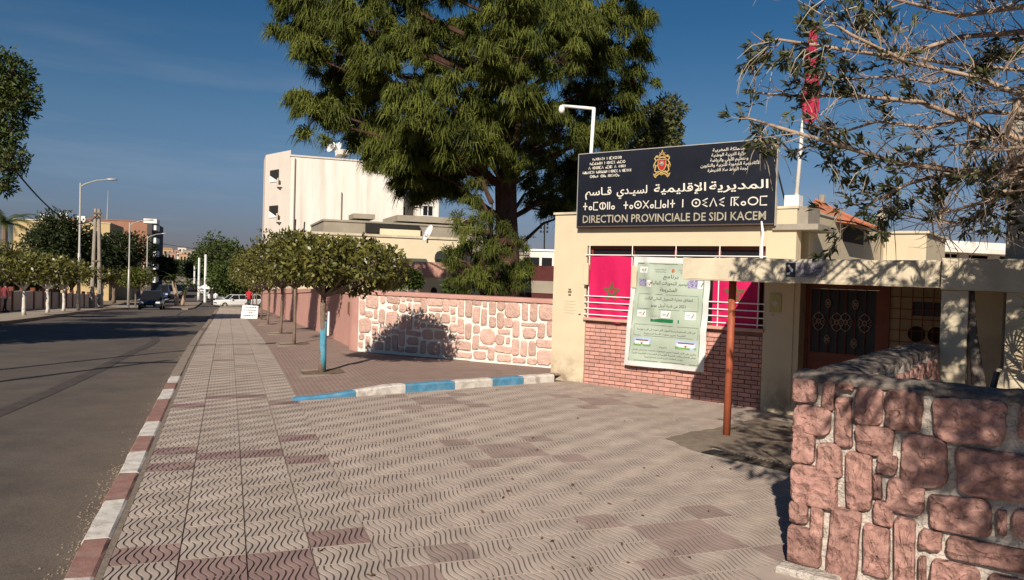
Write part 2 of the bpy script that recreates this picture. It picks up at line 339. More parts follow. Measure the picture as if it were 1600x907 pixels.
LT=[-30,0,10,15,20,25,30,35,40,45,50,56,62,70,80,90,100,120,150,200,300,500]
tstrip('left_pavement',-12.0,-8.32,0.0,M('left_paving',(.30,.25,.195),.9,.12,2,.3,40,big=.3,bigsc=.8),LT,2,th=.12)
tstrip('left_kerb',-8.318,-8.16,.004,m_kconc,LT,1,th=.13)
# pavement of wave tiles
D0=-.63; TW=.385
w_beige=tile_mat('wave_tile_beige',(.365,.298,.248),(.405,.335,.28),.17)
w_red=tile_mat('wave_tile_red',(.235,.155,.138),(.27,.185,.16),.22)
w_beigeF=tile_mat('forecourt_tile_beige',(.385,.31,.26),(.43,.35,.29),.25,.05)
w_redF=tile_mat('forecourt_tile_red',(.29,.215,.185),(.33,.245,.21),.45)
def tile_mesh(name,s,mat,th=.03,gap=.0025,bev=.0022):
    a=s/2-gap; b=a-bev; mb=MB()
    mb.add([(-b,-b,0),(b,-b,0),(b,b,0),(-b,b,0),(-a,-a,-bev),(a,-a,-bev),(a,a,-bev),(-a,a,-bev),(-a,-a,-th),(a,-a,-th),(a,a,-th),(-a,a,-th)],
      [(0,1,2,3)]+[(i,i+4,(i+1)%4+4,(i+1)%4) for i in range(4)]+[(i+4,i+8,(i+1)%4+8,(i+1)%4+4) for i in range(4)])
    return mesh(name,mb,mat)
pav=tstrip('pavement',D0,D0+4*TW,-.02,m_bed,[-4,2,8,13,15,17,19,21,23,25,28,31,34,37,40,44,48,52,56,60,64,66],1,th=.1)
def gnd(u,v,h=0):
    d=ray(u,v); return EYE+d*((h-EYE.z)/d.z)
redp=set()
for u,v in [(345,621),(390,621),(298,637),(440,631),(289,700),(337,713),(406,707),(455,688),(283,734),(473,721),(520,830),(245,853),(337,889),(440,877),(350,560),(395,548),(330,530),(300,905),(480,900)]:
    p=FS.l(gnd(u,v)); redp.add((int((p.x-D0)//TW),int(p.y//.31)))
TLN=.31; PT_=[relief_arrays(TW,9,TLN,k*TW,0,.006,ny=14,gap=.0038,TL=TLN,gy=.0012) for k in range(4)]; tbs=[relief_mesh('paving_tile',a,w_beige) for a in PT_]; trs=[relief_mesh('paving_tile',a,w_red) for a in PT_]
stuffV=MB()
def addstuff(mb,x,y,z,s,th=.03,gap=.003):
    a=s/2-gap; A=TW/2-.004; mb.add([(x-A,y-a,z),(x+A,y-a,z),(x+A,y+a,z),(x-A,y+a,z),(x-A,y-a,z-th),(x+A,y-a,z-th),(x+A,y+a,z-th),(x-A,y+a,z-th)],[(0,1,2,3),(0,4,5,1),(1,5,6,2),(2,6,7,3),(3,7,4,0)])
for j in range(9,80):
    t=(j+.5)*TLN; z=G(t); sl=math.atan((G(t+.2)-G(t-.2))/.4)
    for i in range(4):
        d=D0+(i+.5)*TW; pav.inst('paving_tile',(trs if (i,j) in redp else tbs)[i],(d,t,z+rnd.uniform(-.0018,.0015)),(sl+rnd.gauss(0,.004),rnd.gauss(0,.003),0))
j=80
while (j+.5)*TLN<65.5:
    for i in range(4): addstuff(stuffV,D0+(i+.5)*TW,(j+.5)*TLN,G((j+.5)*TLN)+rnd.uniform(-.0015,.0015),TLN+.0)
    j+=1
pav.part('paving_tiles_far',stuffV,w_beige,kind='stuff')
# forecourt
ko=FB.l((-2.83,10.138,0)); kr=FB.l((.701,12.674,0))
KO=Vector((-2.83,10.138)); KR=Vector((.701,12.674))
def drop(x,y):
    p=FB.l((x,y,0)); a=min(max((p.x+7.36)/3.6,0),1.25); b=min(max((p.y-7)/3.9,0),1); return -.08*a*b*b*(3-2*b)
fc=MB()
poly=[FS.w(p) for p in ((.91,-4,0),(.91,10.6,0))]+[Vector((KO.x,KO.y,0)),Vector((KR.x,KR.y,0)),Vector((.9,13.4,0)),FB.w((-3.0,11.6,0)),FB.w((4,11.6,0)),FB.w((4,2,0)),FS.w((7,-4,0))]
fc.prism([(p.x,p.y) for p in poly],-.2,-.165)
fore=single('forecourt',fc,m_bed,None,None,FW,kind='structure')
TF=.3
bedv=[]
cells=[]
kd=(KR-KO).normalized(); kn=Vector((-kd.y,kd.x))
for i in range(0,30):
    for j in range(-6,56):
        d=.91+(i+.5)*TF; t=(j+.5)*TF; w=FS.w((d,t,0)); bp=FB.l(w)
        if (Vector((w.x,w.y))-KO).dot(kn)>.12: continue
        if bp.y>11.3 or (bp.x<-7.2 and bp.y>10.9): continue
        if bp.x>4 : continue
        q=w-EYE; zz=q.dot(fw); 
        vis = zz>.5 and abs(q.dot(cr)/zz)<.70 and abs(q.dot(cu)/zz)<.42 and not (bp.y<4.9 and bp.x>-1.45) and not(bp.x>-1.2)
        cells.append((not vis,w.length,i,j,d,t,w))
cells.sort(key=lambda c:(c[0],c[1]))
redf=set()
for u,v in [(808,702),(689,625),(959,625),(1083,845),(600,905)]:
    p=FS.l(gnd(u,v)); ci=round((p.x-.91)/TF); cj=round(p.y/TF)
    for a in (-1,0):
        for b in (-1,0): redf.add((ci+a,cj+b))
    for a in (-2,1):
        for b in (-2,1): redf.add((ci+a,cj+b))
FT_={(a,b):relief_arrays(TF,7,.4,a*TF,b*TF,.006) for a in range(2) for b in range(4)}
ffb={k:relief_mesh('forecourt_tile',v,w_beigeF) for k,v in FT_.items()}; ffr={k:relief_mesh('forecourt_tile',v,w_redF) for k,v in FT_.items()}
RV={0:[[],[],[],0],1:[[],[],[],0]}; hid=MB()
cT,sT=math.cos(TH),math.sin(TH)
for n,(nv,_,i,j,d,t,w) in enumerate(cells):
    z=drop(w.x,w.y); key=(i%2,j%4); red=(i,j) in redf
    wear=1-.6*smooth(2.6,5.2,d+.25*math.sin(t*1.3))      # trodden smooth towards the entrance
    if red: wear*=.55
    gx=(drop(w.x+.1,w.y)-drop(w.x-.1,w.y))/.2; gy=(drop(w.x,w.y+.1)-drop(w.x,w.y-.1))/.2
    gd=gx*cT+gy*sT; gt=-gx*sT+gy*cT
    if n<300 and not nv: fore.inst('forecourt_tile',(ffr if red else ffb)[key],(w.x,w.y,z+rnd.uniform(-.0009,.0009)),(gt+rnd.gauss(0,.0016),-gd+rnd.gauss(0,.0016),TH),(1,1,wear))
    elif not nv:
        V,F,g_=FT_[key]; r_=RV[int(red)]; zz=z+rnd.uniform(-.0008,.0008)
        P=np.stack([w.x+V[:,0]*cT-V[:,1]*sT,w.y+V[:,0]*sT+V[:,1]*cT,zz+V[:,2]*np.where(V[:,2]>-.01,wear,1)+V[:,0]*gd+V[:,1]*gt],1)
        r_[0].append(P); r_[1].append(F+r_[3]); r_[2].append(g_); r_[3]+=len(V)
    else:
        a=TF/2-.0015; c4=[FS.w((d+p,t+q,0)) for p,q in ((-a,-a),(a,-a),(a,a),(-a,a))]
        hid.add([(c.x,c.y,drop(c.x,c.y)) for c in c4],[(0,1,2,3)])
for k,nm,mt in ((0,'forecourt_tiles_rest',w_beigeF),(1,'forecourt_red_tiles_rest',w_redF)):
    if RV[k][0]: fore.part(nm,relief_mesh(nm,(np.concatenate(RV[k][0]),np.concatenate(RV[k][1]),np.concatenate(RV[k][2])),mt),None,kind='stuff')
fore.part('forecourt_outer_tiles',hid,w_beigeF,kind='stuff')
# bedding just under the tiles
bedm=MB()
N_=26
def bedp(a,b):
    w=FS.w((.91+a*9,-4+b*16.4,0)); return (w.x,w.y,drop(w.x,w.y)-.022)
bedm.grid(bedp,N_,N_*2); fore.part('mortar_bed',bedm,m_bed)
# terrace with brown ribbed paving
def ZT(d,t): return G(t)+.012+.09*smooth(.95,2.3,d)
m_terr=M('brown_paving',(.255,.18,.148),.9,.12,4,.4,60,orand=.05,big=.3,bigsc=.8,bigcol=(.20,.145,.12))
def ribs(m,ax,per,depth,dk):
    t,N,L,b=nodes(m); g=N.new('ShaderNodeNewGeometry'); q=N.new('ShaderNodeVectorRotate'); q.rotation_type='Z_AXIS'; q.inputs['Angle'].default_value=-TH; L.new(g.outputs['Position'],q.inputs[0])
    s=N.new('ShaderNodeSeparateXYZ'); L.new(q.outputs[0],s.inputs[0]); k=N.new('ShaderNodeMath'); k.operation='MULTIPLY'; k.inputs[1].default_value=2*math.pi/per; L.new(s.outputs[ax],k.inputs[0])
    c=N.new('ShaderNodeMath'); c.operation='COSINE'; L.new(k.outputs[0],c.inputs[0]); r=N.new('ShaderNodeMapRange'); r.inputs[1].default_value=-1; r.inputs[2].default_value=-.5; r.inputs[3].default_value=dk; r.inputs[4].default_value=1; L.new(c.outputs[0],r.inputs[0])
    src=b.inputs['Base Color'].links[0].from_socket; v=N.new('ShaderNodeVectorMath'); v.operation='SCALE'; L.new(src,v.inputs[0]); L.new(r.outputs[0],v.inputs['Scale']); L.new(v.outputs[0],b.inputs['Base Color'])
ribs(m_terr,0,.065,.004,.72)
ter=MB(); terB=MB()
def zk(d,t):
    return ZT(d,t)
for j in range(26,165):
    t=(j+.5)*TW
    for i in range(0,18):
        d=.91+(i+.5)*TW
        if d>2.75 and t>17.5: continue
        w=FS.w((d,t,0)); q=Vector((w.x,w.y))-KO
        if q.dot(kn)<.33: continue
        if FP.l(w).y>12.75 and d>2.6: continue
        if FB.l(w).y>11.2 and q.dot(kd)>4.3: continue
        a=TW/2-.002; c4=[(d+p,t+r,zk(d+p,t+r)) for p,r in ((-a,-a),(a,-a),(a,a),(-a,a))]
        dz=rnd.uniform(-.002,.002)
        ter.add([(x,y,z+dz) for x,y,z in c4]+[(x,y,z-.03) for x,y,z in c4],[(0,1,2,3),(0,4,5,1),(1,5,6,2),(2,6,7,3),(3,7,4,0)])
terB=MB()
tt_=[9.6+.9*k for k in range(64)]
for t in tt_:
    for k in range(8):
        d=.91+k*.25; 
        def ok(d,t): w=FS.w((d,t,0)); return (Vector((w.x,w.y))-KO).dot(kn)>-.02
        c=[(d,t),(d+.25,t),(d+.25,t+.9),(d,t+.9)]
        if all(ok(*p) for p in c): terB.add([(p[0],p[1],zk(*p)-.012) for p in c],[(0,1,2,3)])
# wedge up to the stone wall and building
tr=single('terrace',terB,m_terr,None,None,FS,kind='structure')
tr.part('terrace_paving',ter,m_terr,kind='stuff')
wed=MB(); ws=[]
A=FS.w((.93,11.0,0)); 
wp=[(KO.x,KO.y),(KR.x,KR.y),(.95,13.95),(-3.2,16.4)]
def wz(x,y):
    p=FS.l((x,y,0)); return ZT(p.x,p.y)-.008
def wf(a,b):
    lo=Vector(wp[0]).lerp(Vector(wp[1]),a); hi=Vector(wp[3]).lerp(Vector(wp[2]),a); p=(lo+kn*.02).lerp(hi,b); return (p.x,p.y,wz(p.x,p.y))
wed.grid(wf,16,10)
single('terrace_screed',wed,m_terr,None,None,FW,kind='structure')
# ------------------------------------------------ kerbs
rk=Thing('street_kerb',None,None,FS,(0,0,0),kind='structure')
ys=[(907,'r'),(845,'w'),(784,'r'),(741,'w'),(707,'r'),(683,'w'),(660,'r'),(625,'w'),(609,'r'),(599,'w'),(589,'c')]
tv=[]
for v,c in ys:
    # outer top edge of the kerb runs at d=-.84
    lo,hi=0,30
    for _ in range(40):
        md=(lo+hi)/2; q=FS.w((-.84,md,G(md)))-EYE; vv=453.5-1200*q.dot(cu)/q.dot(fw)
        if q.dot(fw)<.3 or vv>v: lo=md
        else: hi=md
    tv.append(lo)
def kstone(t0,t1,mat,thing,seed):
    r=random.Random(seed); mb=MB(); n=4
    prof=[(-.84,-.13),(-.84,-.02),(-.825,.006),(-.69,.008),(-.672,-.004),(-.672,-.13)]
    V=[];F=[]
    for i in range(n+1):
        t=t0+.004+(t1-t0-.008)*i/n
        for k,(d,z) in enumerate(prof): V.append((d+(r.uniform(-.007,.007) if k in(1,2) else 0),t,G(t)+z+(r.uniform(-.005,.004) if k in (2,3) else 0)))
    P=len(prof)
    F=[(i*P+k,(i+1)*P+k,(i+1)*P+k+1,i*P+k+1) for i in range(n) for k in range(P-1)]+[tuple(range(P)),tuple(n*P+k for k in range(P))[::-1]]
    mb.add(V,F); thing.part('kerb_stone',mb,mat)
km={'r':m_kred,'w':m_kwhite,'c':m_kconc}
kstone(-3,tv[0]-.8,m_kwhite,rk,0); kstone(tv[0]-.8,tv[0],m_kwhite,rk,1)
for i in range(len(ys)-1): kstone(tv[i],tv[i+1],km[ys[i][1]],rk,i+2)
t=tv[-1]; i=20
while t<66:
    kstone(t,t+1.0,m_kconc,rk,i); t+=1.0; i+=1
tstrip('kerb_backfill',-.672,-.63,-.006,M('cement_fill',(.20,.16,.125),.95,.25,12,.8,60,bd=.01),[-4,2,6,10,13,15,17,19,21,23,25,28,31,34,37,40,44,48,52,56,60,66],1)
# dust and gravel drift at the foot of the kerb
gv=MB()
for _ in range(900):
    t=rnd.uniform(2.5,8) if rnd.random()<.75 else rnd.uniform(8,20); d=-.86-abs(rnd.gauss(0,.07)); s=rnd.uniform(.002,.009); z=G(t)-.123
    gv.add([(d-s,t-s,z),(d+s,t-s*.6,z),(d+s*.3,t+s,z),(d,t,z+s*1.2)],[(0,1,3),(1,2,3),(2,0,3)])
single('kerb_gravel',gv,M('gutter_grit',(.22,.175,.13),.95,.3,60),'fine pale grit drifted along the foot of the painted street kerb','grit',FS,(-.9,5,-.12),kind='stuff')
bk=Thing('terrace_kerb',None,None,FW,(0,0,0),kind='structure')
us=[461,556,634,711,770,818,866]; cum=[]
for u in us:
    lo,hi=-.3,5
    for _ in range(40):
        md=(lo+hi)/2; p=KO+kd*md; q=Vector((p.x,p.y,.0))-EYE; uu=800+1200*q.dot(cr)/q.dot(fw)
        if uu<u: lo=md
        else: hi=md
    cum.append(lo)
for i in range(6):
    mb=MB(); r=random.Random(i); V=[]
    n=5
    for k in range(n+1):
        a=cum[i]+.005+(cum[i+1]-cum[i]-.01)*k/n
        for off,zb in ((0,-1),(0,0),(.02,1),(.15,1),(.15,-1)):
            p=KO+kd*a+kn*off; tp=FS.l((p.x,p.y,0)); top=ZT(tp.x,tp.y)+.022+drop(p.x,p.y)*0
            z={-1:-.12,0:top-.02+r.uniform(-.007,.005),1:top+r.uniform(-.006,.005)}[zb]
            wob=r.uniform(-.008,.008) if zb==0 else 0
            V.append((p.x+kn.x*wob,p.y+kn.y*wob,z))
    P=5; mb.add(V,[(q*P+k,(q+1)*P+k,(q+1)*P+k+1,q*P+k+1) for q in range(n) for k in range(P-1)]+[tuple(range(P)),tuple(n*P+k for k in range(P))[::-1]])
    bk.part('kerb_stone',mb,m_kblue if i%2==0 else m_kwhite)
# ------------------------------------------------ stones
def stone_mesh(w,h,dep,mat,r,n=12,rings=3,rough=.012,name='stone'):
    """rounded, uneven block face: lies in x-z, bulges to -y"""
    pts=[]; hw,hh=w/2,h/2; mn=min(w,h); k=max(1,n//6)
    for cx,cz,a0 in ((1,-1,-90),(1,1,0),(-1,1,90),(-1,-1,180)):
        rc=mn*r.uniform(.10,.30); jx,jz=r.uniform(-.05,.03)*mn,r.uniform(-.05,.03)*mn
        for q in range(k+1):
            a=R(a0+90*q/k); pts.append((cx*(hw+jx-rc)+rc*math.cos(a),cz*(hh+jz-rc)+rc*math.sin(a)))
    # points half way along each side, slightly bowed
    m=k+1; o=[]
    for c_ in range(4):
        o+=pts[c_*m:(c_+1)*m]; p,q=pts[c_*m+m-1],pts[((c_+1)*m)%len(pts)]
        if n>=12:
            for f in (.33,.67): o.append((p[0]+(q[0]-p[0])*f+r.uniform(-.025,.02)*mn,p[1]+(q[1]-p[1])*f+r.uniform(-.025,.02)*mn))
        else: o.append(((p[0]+q[0])/2+r.uniform(-.03,.02)*mn,(p[1]+q[1])/2+r.uniform(-.03,.02)*mn))
    pts=o; n=len(pts)
    V=[];F=[]
    lev=[(1.0,.035),(1.0,-dep*.45),(.975,-dep*.88)]+[(.975-(.9*(k+.55)/rings),-dep*1.02) for k in range(rings)]
    for li,(sc,y) in enumerate(lev):
        for p in pts:
            j=r.uniform(-rough,rough) if li>1 else 0
            jj=r.uniform(-.3,.3)*rough if li>1 else 0
            V.append((p[0]*max(sc,.06)+jj,y+j,p[1]*max(sc,.06)+jj))
    L_=len(lev)
    for li in range(L_-1):
        for k in range(n): F.append((li*n+k,li*n+(k+1)%n,(li+1)*n+(k+1)%n,(li+1)*n+k))
    F.append(tuple((L_-1)*n+k for k in range(n)))
    mb=MB(); mb.add(V,F); me=mesh(name,mb,mat)
    me.polygons.foreach_set('use_smooth',[(n<16) or (k>=2*n) for k in range(len(me.polygons))]); me.update(); return me
def stone_layout(W,Hh,cell,r):
    """irregular rectangular packing"""
    nx=max(2,round(W/cell)); ny=max(2,round(Hh/cell)); occ=[[0]*nx for _ in range(ny)]; out=[]
    for j in range(ny):
        for i in range(nx):
            if occ[j][i]: continue
            op=[(1,1)]*3+[(2,1)]*2+[(1,2)]*3+[(2,2)]*1
            r.shuffle(op)
            for a,b in op+[(1,1)]:
                if i+a<=nx and j+b<=ny and not any(occ[j+y][i+x] for x in range(a) for y in range(b)): break
            for x in range(a):
                for y in range(b): occ[j+y][i+x]=1
            out.append((i,j,a,b))
    cx,cy=W/nx,Hh/ny; ox=r.uniform(0,9)
    def wx(i,j): 
        e=0 if i in(0,nx) else .30*cx*math.sin(i*2.3+j*1.7+ox)
        return i*cx+e
    def wy(i,j):
        e=0 if j in(0,ny) else .30*cy*math.sin(j*2.9+i*.8+ox*2)
        return j*cy+e
    res=[]
    for i,j,a,b in out:
        x0=(wx(i,j)+wx(i,j+b))/2; x1=(wx(i+a,j)+wx(i+a,j+b))/2; y0=(wy(i,j)+wy(i+a,j))/2; y1=(wy(i,j+b)+wy(i+a,j+b))/2
        res.append((x0,y0,x1,y1))
    return res
# ------------------------------------------------ long boundary wall: stone part (FP frame) + pink rendered part
pA=FP.l((-3.199,16.085,0)); pB=FP.l((.80,13.85,0)); yP=pA.y
sw=Thing('stone_boundary_wall','long garden wall of pink stones in white mortar running up to the cream building','wall',FP,(pA.x,yP,.05))
L=pB.x-pA.x; r_=random.Random(5)
mb=MB(); mb.box(pA.x,pB.x,yP,yP+.25,.02,1.25); sw.part('wall_core',mb,m_mortar)
for x0,y0,x1,y1 in stone_layout(L-.02,1.16,.176,r_):
    g_=.0165; w_=x1-x0-2*g_; h_=y1-y0-2*g_
    if w_<.05 or h_<.05: continue
    sw.inst('stone',stone_mesh(w_,h_,.02,m_stone,r_,10,2,.006),(pA.x+.01+(x0+x1)/2,yP,.1+(y0+y1)/2),(0,r_.uniform(-.06,.06),0))
mb=MB()
cop=[(-.045,0),(-.05,.055),(-.02,.075),(.27,.08),(.3,.0)]
V=[];n=12
for i in range(n+1):
    x=pA.x-.02+(L+.02)*i/n
    for y,z in cop: V.append((x,yP+y,1.25+z+r_.uniform(-.003,.003)))
P=len(cop); mb.add(V,[(q*P+k,(q+1)*P+k,(q+1)*P+k+1,q*P+k+1) for q in range(n) for k in range(P-1)]+[tuple(range(P)),tuple(n*P+k for k in range(P))[::-1]])
sw.part('coping',mb,m_coping)
# pink rendered wall along the street, with rounded corner
pk=Thing('pink_boundary_wall','long plain pink rendered wall running down the street behind the orange trees','wall',FS,(2.6,20,G(20)))
cA=FS.l(FP.w((pA.x,yP,0)))
path=[]
for k in range(7):
    a=k/6; path.append((cA.x*(1-a)+2.60*a - .10*math.sin(a*math.pi)*1, cA.y+a*1.1))
t=cA.y+1.1
while t<64: t+=1.5; path.append((2.6,t))
def wallrun(path,th,zb,zt):
    V=[]
    for d,t in path:
        zz=ZT(d,t); V+= [(d,t,zz+zb),(d,t,zz+zt(t)),(d+th,t,zz+zt(t)),(d+th,t,zz+zb)]
    F=[]
    for i in range(len(path)-1):
        for k in range(3): F.append((4*i+k,4*i+k+1,4*i+k+5,4*i+k+4))
    F+=[(0,1,2,3),(4*len(path)-4,4*len(path)-1,4*len(path)-2,4*len(path)-3)]
    return MB().add(V,F)
zt_=lambda t:1.16+.10*smooth(17,30,t)+.1*smooth(30,40,t)
pk.part('wall_face',wallrun(path,.24,-.15,zt_),m_pink)
pk.part('coping',MB().add(*(lambda w:(w.v,w.f))(wallrun([(d-.035,t) for d,t in path],.31,0,zt_))) if 0 else wallrun([(d-.035,t) for d,t in path],.31,1.20,lambda t:zt_(t)+.075) ,m_coping)
mb=MB(); mb.box(2.555,2.62,17.35,17.62,ZT(2.5,17.5)+.72,ZT(2.5,17.5)+1.0); vt=pk.part('meter_hatch',mb,M('rusty_hatch',(.20,.10,.06),.8,.2,20))
mb=MB()
for k in range(5): mb.box(2.548,2.556,17.38,17.59,ZT(2.5,17.5)+.76+k*.045,ZT(2.5,17.5)+.78+k*.045)
pk.part('louvre',mb,MC['rusty_hatch'],parent=vt)
# ------------------------------------------------ foreground stone wall (building frame)
B0=-1.44; NF=4.86
fg=Thing('rough_stone_wall','low L-shaped wall of rough pink blocks with a cement cap in the right foreground','wall',FB,(B0,NF,0))
FST=[(-1.4,1.04,-1.31,1.22),(-1.27,1.01,-1.2,1.2),(-1.18,1.14,-1.1,1.2),(-1.08,0.95,-0.94,1.17),(-0.92,0.94,-0.73,1.18),(-0.68,0.92,-0.33,1.17),(-0.28,0.99,-0.05,1.17),(-1.4,0.84,-1.22,1.02),(-1.19,0.8,-1.1,1.1),(-1.07,0.78,-0.87,0.95),(-1.4,0.66,-1.31,0.86),(-1.29,0.61,-1.15,0.81),(-0.83,0.64,-0.59,0.93),(-0.55,0.64,-0.15,0.9),(-1.12,0.44,-0.98,0.78),(-0.95,0.68,-0.85,0.79),(-0.965,0.53,-0.925,0.67),(-0.9,0.48,-0.7,0.67),(-1.39,0.41,-1.16,0.65),(-0.96,0.38,-0.86,0.52),(-0.68,0.42,-0.37,0.62),(-0.35,0.46,-0.31,0.59),(-0.28,0.46,-0.12,0.61),(-1.39,0.29,-1.33,0.42),(-1.31,0.22,-1.24,0.41),(-1.21,0.0,-1.03,0.44),(-0.84,0.07,-0.74,0.45),(-1.01,0.08,-0.87,0.37),(-0.72,0.29,-0.61,0.41),(-0.58,0.28,-0.14,0.40),(-1.4,0.03,-1.24,0.27),(-0.71,0.05,-0.68,0.25),(-0.65,0.05,-0.41,0.26),(-0.38,0.04,-0.13,0.25)]
r_=random.Random(3)
def rough_face(fn,nu,nv,amp,seed):
    r=random.Random(seed); mb=MB(); J=[[r.uniform(-amp,amp) for _ in range(nu+1)] for _ in range(nv+1)]
    V=[];F=[]
    for j in range(nv+1):
        for i in range(nu+1): V.append(fn(i/nu,j/nv,J[j][i]))
    F=[(j*(nu+1)+i,j*(nu+1)+i+1,(j+1)*(nu+1)+i+1,(j+1)*(nu+1)+i) for j in range(nv) for i in range(nu)]
    return mb.add(V,F)
core=MB()
B1=2.6; N1=NF+.30; TOPH=1.19; RB0=B0; RB1=B0+.32; RN1=8.25
core.add(*(lambda w:(w.v,w.f))(rough_face(lambda a,b,j:(B0+.01+(B1-B0)*a,NF+.02+j,-.12+(TOPH+.12)*b),60,20,.008,1)))
core.add(*(lambda w:(w.v,w.f))(rough_face(lambda a,b,j:(RB0+.02+j,RN1+(NF+.01-RN1)*a,-.12+(TOPH+.12)*b),50,20,.008,2)))
core.add(*(lambda w:(w.v,w.f))(rough_face(lambda a,b,j:(B1+(RB1-B1)*a,N1+j,-.12+(TOPH+.12)*b),50,16,.01,3)))
core.add(*(lambda w:(w.v,w.f))(rough_face(lambda a,b,j:(RB1+j,N1+(RN1-N1)*a,-.12+(TOPH+.12)*b),40,16,.014,4)))
core.add([(RB0+.02,RN1,-.12),(RB1,RN1,-.12),(RB1,RN1,TOPH),(RB0+.02,RN1,TOPH),(B1,NF+.02,-.12),(B1,N1,-.12),(B1,N1,TOPH),(B1,NF+.02,TOPH)],[(0,1,2,3),(4,5,6,7)])
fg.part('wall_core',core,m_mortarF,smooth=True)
for x0,z0,x1,z1 in FST:
    if x0<=-1.385: x0=B0-.004
    z1=min(z1,1.185)
    big_=(x1-x0)*(z1-z0)>.03
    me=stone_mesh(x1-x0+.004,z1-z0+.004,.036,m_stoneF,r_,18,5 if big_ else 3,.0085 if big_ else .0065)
    fg.inst('stone',me,((x0+x1)/2,NF+.012,(z0+z1)/2),(0,r_.uniform(-.05,.05),0))
for x0,z0,x1,z1 in stone_layout(B1+.09,1.13,.21,r_):
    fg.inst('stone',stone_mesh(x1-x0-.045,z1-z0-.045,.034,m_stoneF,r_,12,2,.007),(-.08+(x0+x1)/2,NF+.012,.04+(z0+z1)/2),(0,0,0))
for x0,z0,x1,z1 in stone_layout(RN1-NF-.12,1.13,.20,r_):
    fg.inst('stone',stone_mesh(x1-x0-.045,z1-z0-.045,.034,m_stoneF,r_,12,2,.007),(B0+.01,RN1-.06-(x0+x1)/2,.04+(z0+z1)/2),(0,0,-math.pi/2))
for x0,z0,x1,z1 in stone_layout(RN1-N1-.1,1.1,.19,r_):
    fg.inst('stone',stone_mesh(x1-x0-.05,z1-z0-.05,.03,m_stoneF,r_,10,2,.008),(RB1-.008,N1+.05+(x0+x1)/2,.04+(z0+z1)/2),(0,0,math.pi/2))
cap=MB(); r2=random.Random(8)
def capstrip(P0,P1,wdir,w,n,seed):
    r=random.Random(seed); V=[]; m=9
    prof=[(.012,-.02),(.008,-.006),(.016,.006),(.25,.03),(.5,.036),(.75,.03),(.985,.012),(1.02,-.014),(1.01,-.05)]
    for i in range(n+1):
        a=i/n; p=Vector(P0).lerp(Vector(P1),a)
        for k,(u,z) in enumerate(prof):
            uu=u*w
            V.append((p.x+wdir[0]*uu+r.uniform(-.008,.008),p.y+wdir[1]*uu+r.uniform(-.008,.008),TOPH+z+r.uniform(-.010,.009)))
    cap.add(V,[(q*m+k,(q+1)*m+k,(q+1)*m+k+1,q*m+k+1) for q in range(n) for k in range(m-1)]+[tuple(range(m)),tuple(n*m+k for k in range(m))[::-1]])
capstrip((B0-.012,NF-.012,0),(B1,NF-.012,0),(0,1),N1-NF+.01,70,1)
capstrip((B0-.01,RN1,0),(B0-.01,N1-.02,0),(1,0),.33,60,2)
fg.part('cement_cap',cap,m_cap,smooth=True)
ft=MB(); ft.bevbox(B0-.05,B0+.32,NF-.14,NF+.02,-.06,.035,.02); fg.part('footing',ft,m_mortarF)
# broken post stub on the cap
sb=MB(); sb.tube([(-.42,NF+.2,TOPH),(-.40,NF+.2,TOPH+.12)],[.02,.018],6)
single('iron_stub',sb,m_black,'short dark iron stub sticking up from the cement cap of the foreground wall','post stub',FB,(-.42,NF+.2,TOPH))
# ------------------------------------------------ cream office building
NB=10.96; ZR=2.80
bl=Thing('office_building','single storey cream office with brick apron, barred window and black rooftop sign','building',FB,(-7.36,NB,0))
sh=MB()
Y0,Y1=NB,NB+.22
sh.box(-7.36,-6.70,Y0,Y1,-.12,ZR)
sh.box(-3.72,-3.30,Y0-.012,Y1,-.2,ZR-.003)
sh.box(-6.70,-3.72,Y0+.002,Y1,2.272,ZR-.002)
sh.box(-7.36,-7.14,Y1,16.6,-.12,ZR)          # left flank
sh.box(-3.52,-3.30,11.55,16.6,-.2,ZR)        # right flank behind the entrance
sh.box(-7.14,-3.52,16.4,16.6,-.12,ZR)
bl.part('wall',sh,m_cream)
rf=MB(); rf.box(-7.14,-3.52,Y1,16.4,2.55,2.66); bl.part('roof',rf,m_conc)
cp_=MB(); cp_.box(-7.38,-3.28,Y0-.03,Y1+.02,ZR,ZR+.035); cp_.box(-3.56,-3.28,Y1+.02,16.6,ZR,ZR+.035); cp_.box(-7.38,-7.12,Y1+.02,16.6,ZR,ZR+.035)
bl.part('parapet_coping',cp_,m_creamD)
cb_=MB(); cb_.box(-3.62,-3.0,Y0-.06,Y0+.9,2.50,2.58); cb_.box(-3.50,-3.16,Y0+.02,Y0+.6,2.58,2.83); bl.part('cornice_block',cb_,m_conc)
bk2=MB(); bk2.box(-6.70,-3.72,Y0+.03,Y1,-.15,1.03); ba=bl.part('apron_wall',bk2,m_joint)
# bricks
bw,bh=.195,.064; nb=0
bm={}
def brickm(w):
    k=round(w,3)
    if k not in bm:
        q=MB(); q.bevbox(-w/2,w/2,-.022,.02,-bh/2+.005,bh/2-.005,.004); bm[k]=mesh('brick',q,m_brick)
    return bm[k]
z=-.115; row=0
while z+bh<1.035:
    x=-6.695; first=True
    off=bw/2 if row%2 else 0
    while x<-3.73:
        w_=bw-off if first and off else bw
        first=False; w_=min(w_,-3.725-x)
        if w_>.03 and nb<300:
            bl.inst('brick',brickm(w_-.010),(x+w_/2,Y0+.022+rnd.uniform(-.002,.002),z+bh/2),(0,rnd.gauss(0,.004),0)); nb+=1
        x+=w_
    z+=bh; row+=1
sill=MB(); sill.bevbox(-6.72,-3.70,Y0-.055,Y0+.16,1.035,1.085,.008); bl.part('window_sill',sill,M('pinkish_sill',(.50,.30,.23),.85,.1,6,.3,50))
wf=MB()
for b in (-6.67,-5.90,-5.158,-4.448,-3.755):
    wf.box(b-.025,b+.025,Y0+.10,Y0+.15,1.085,2.27)
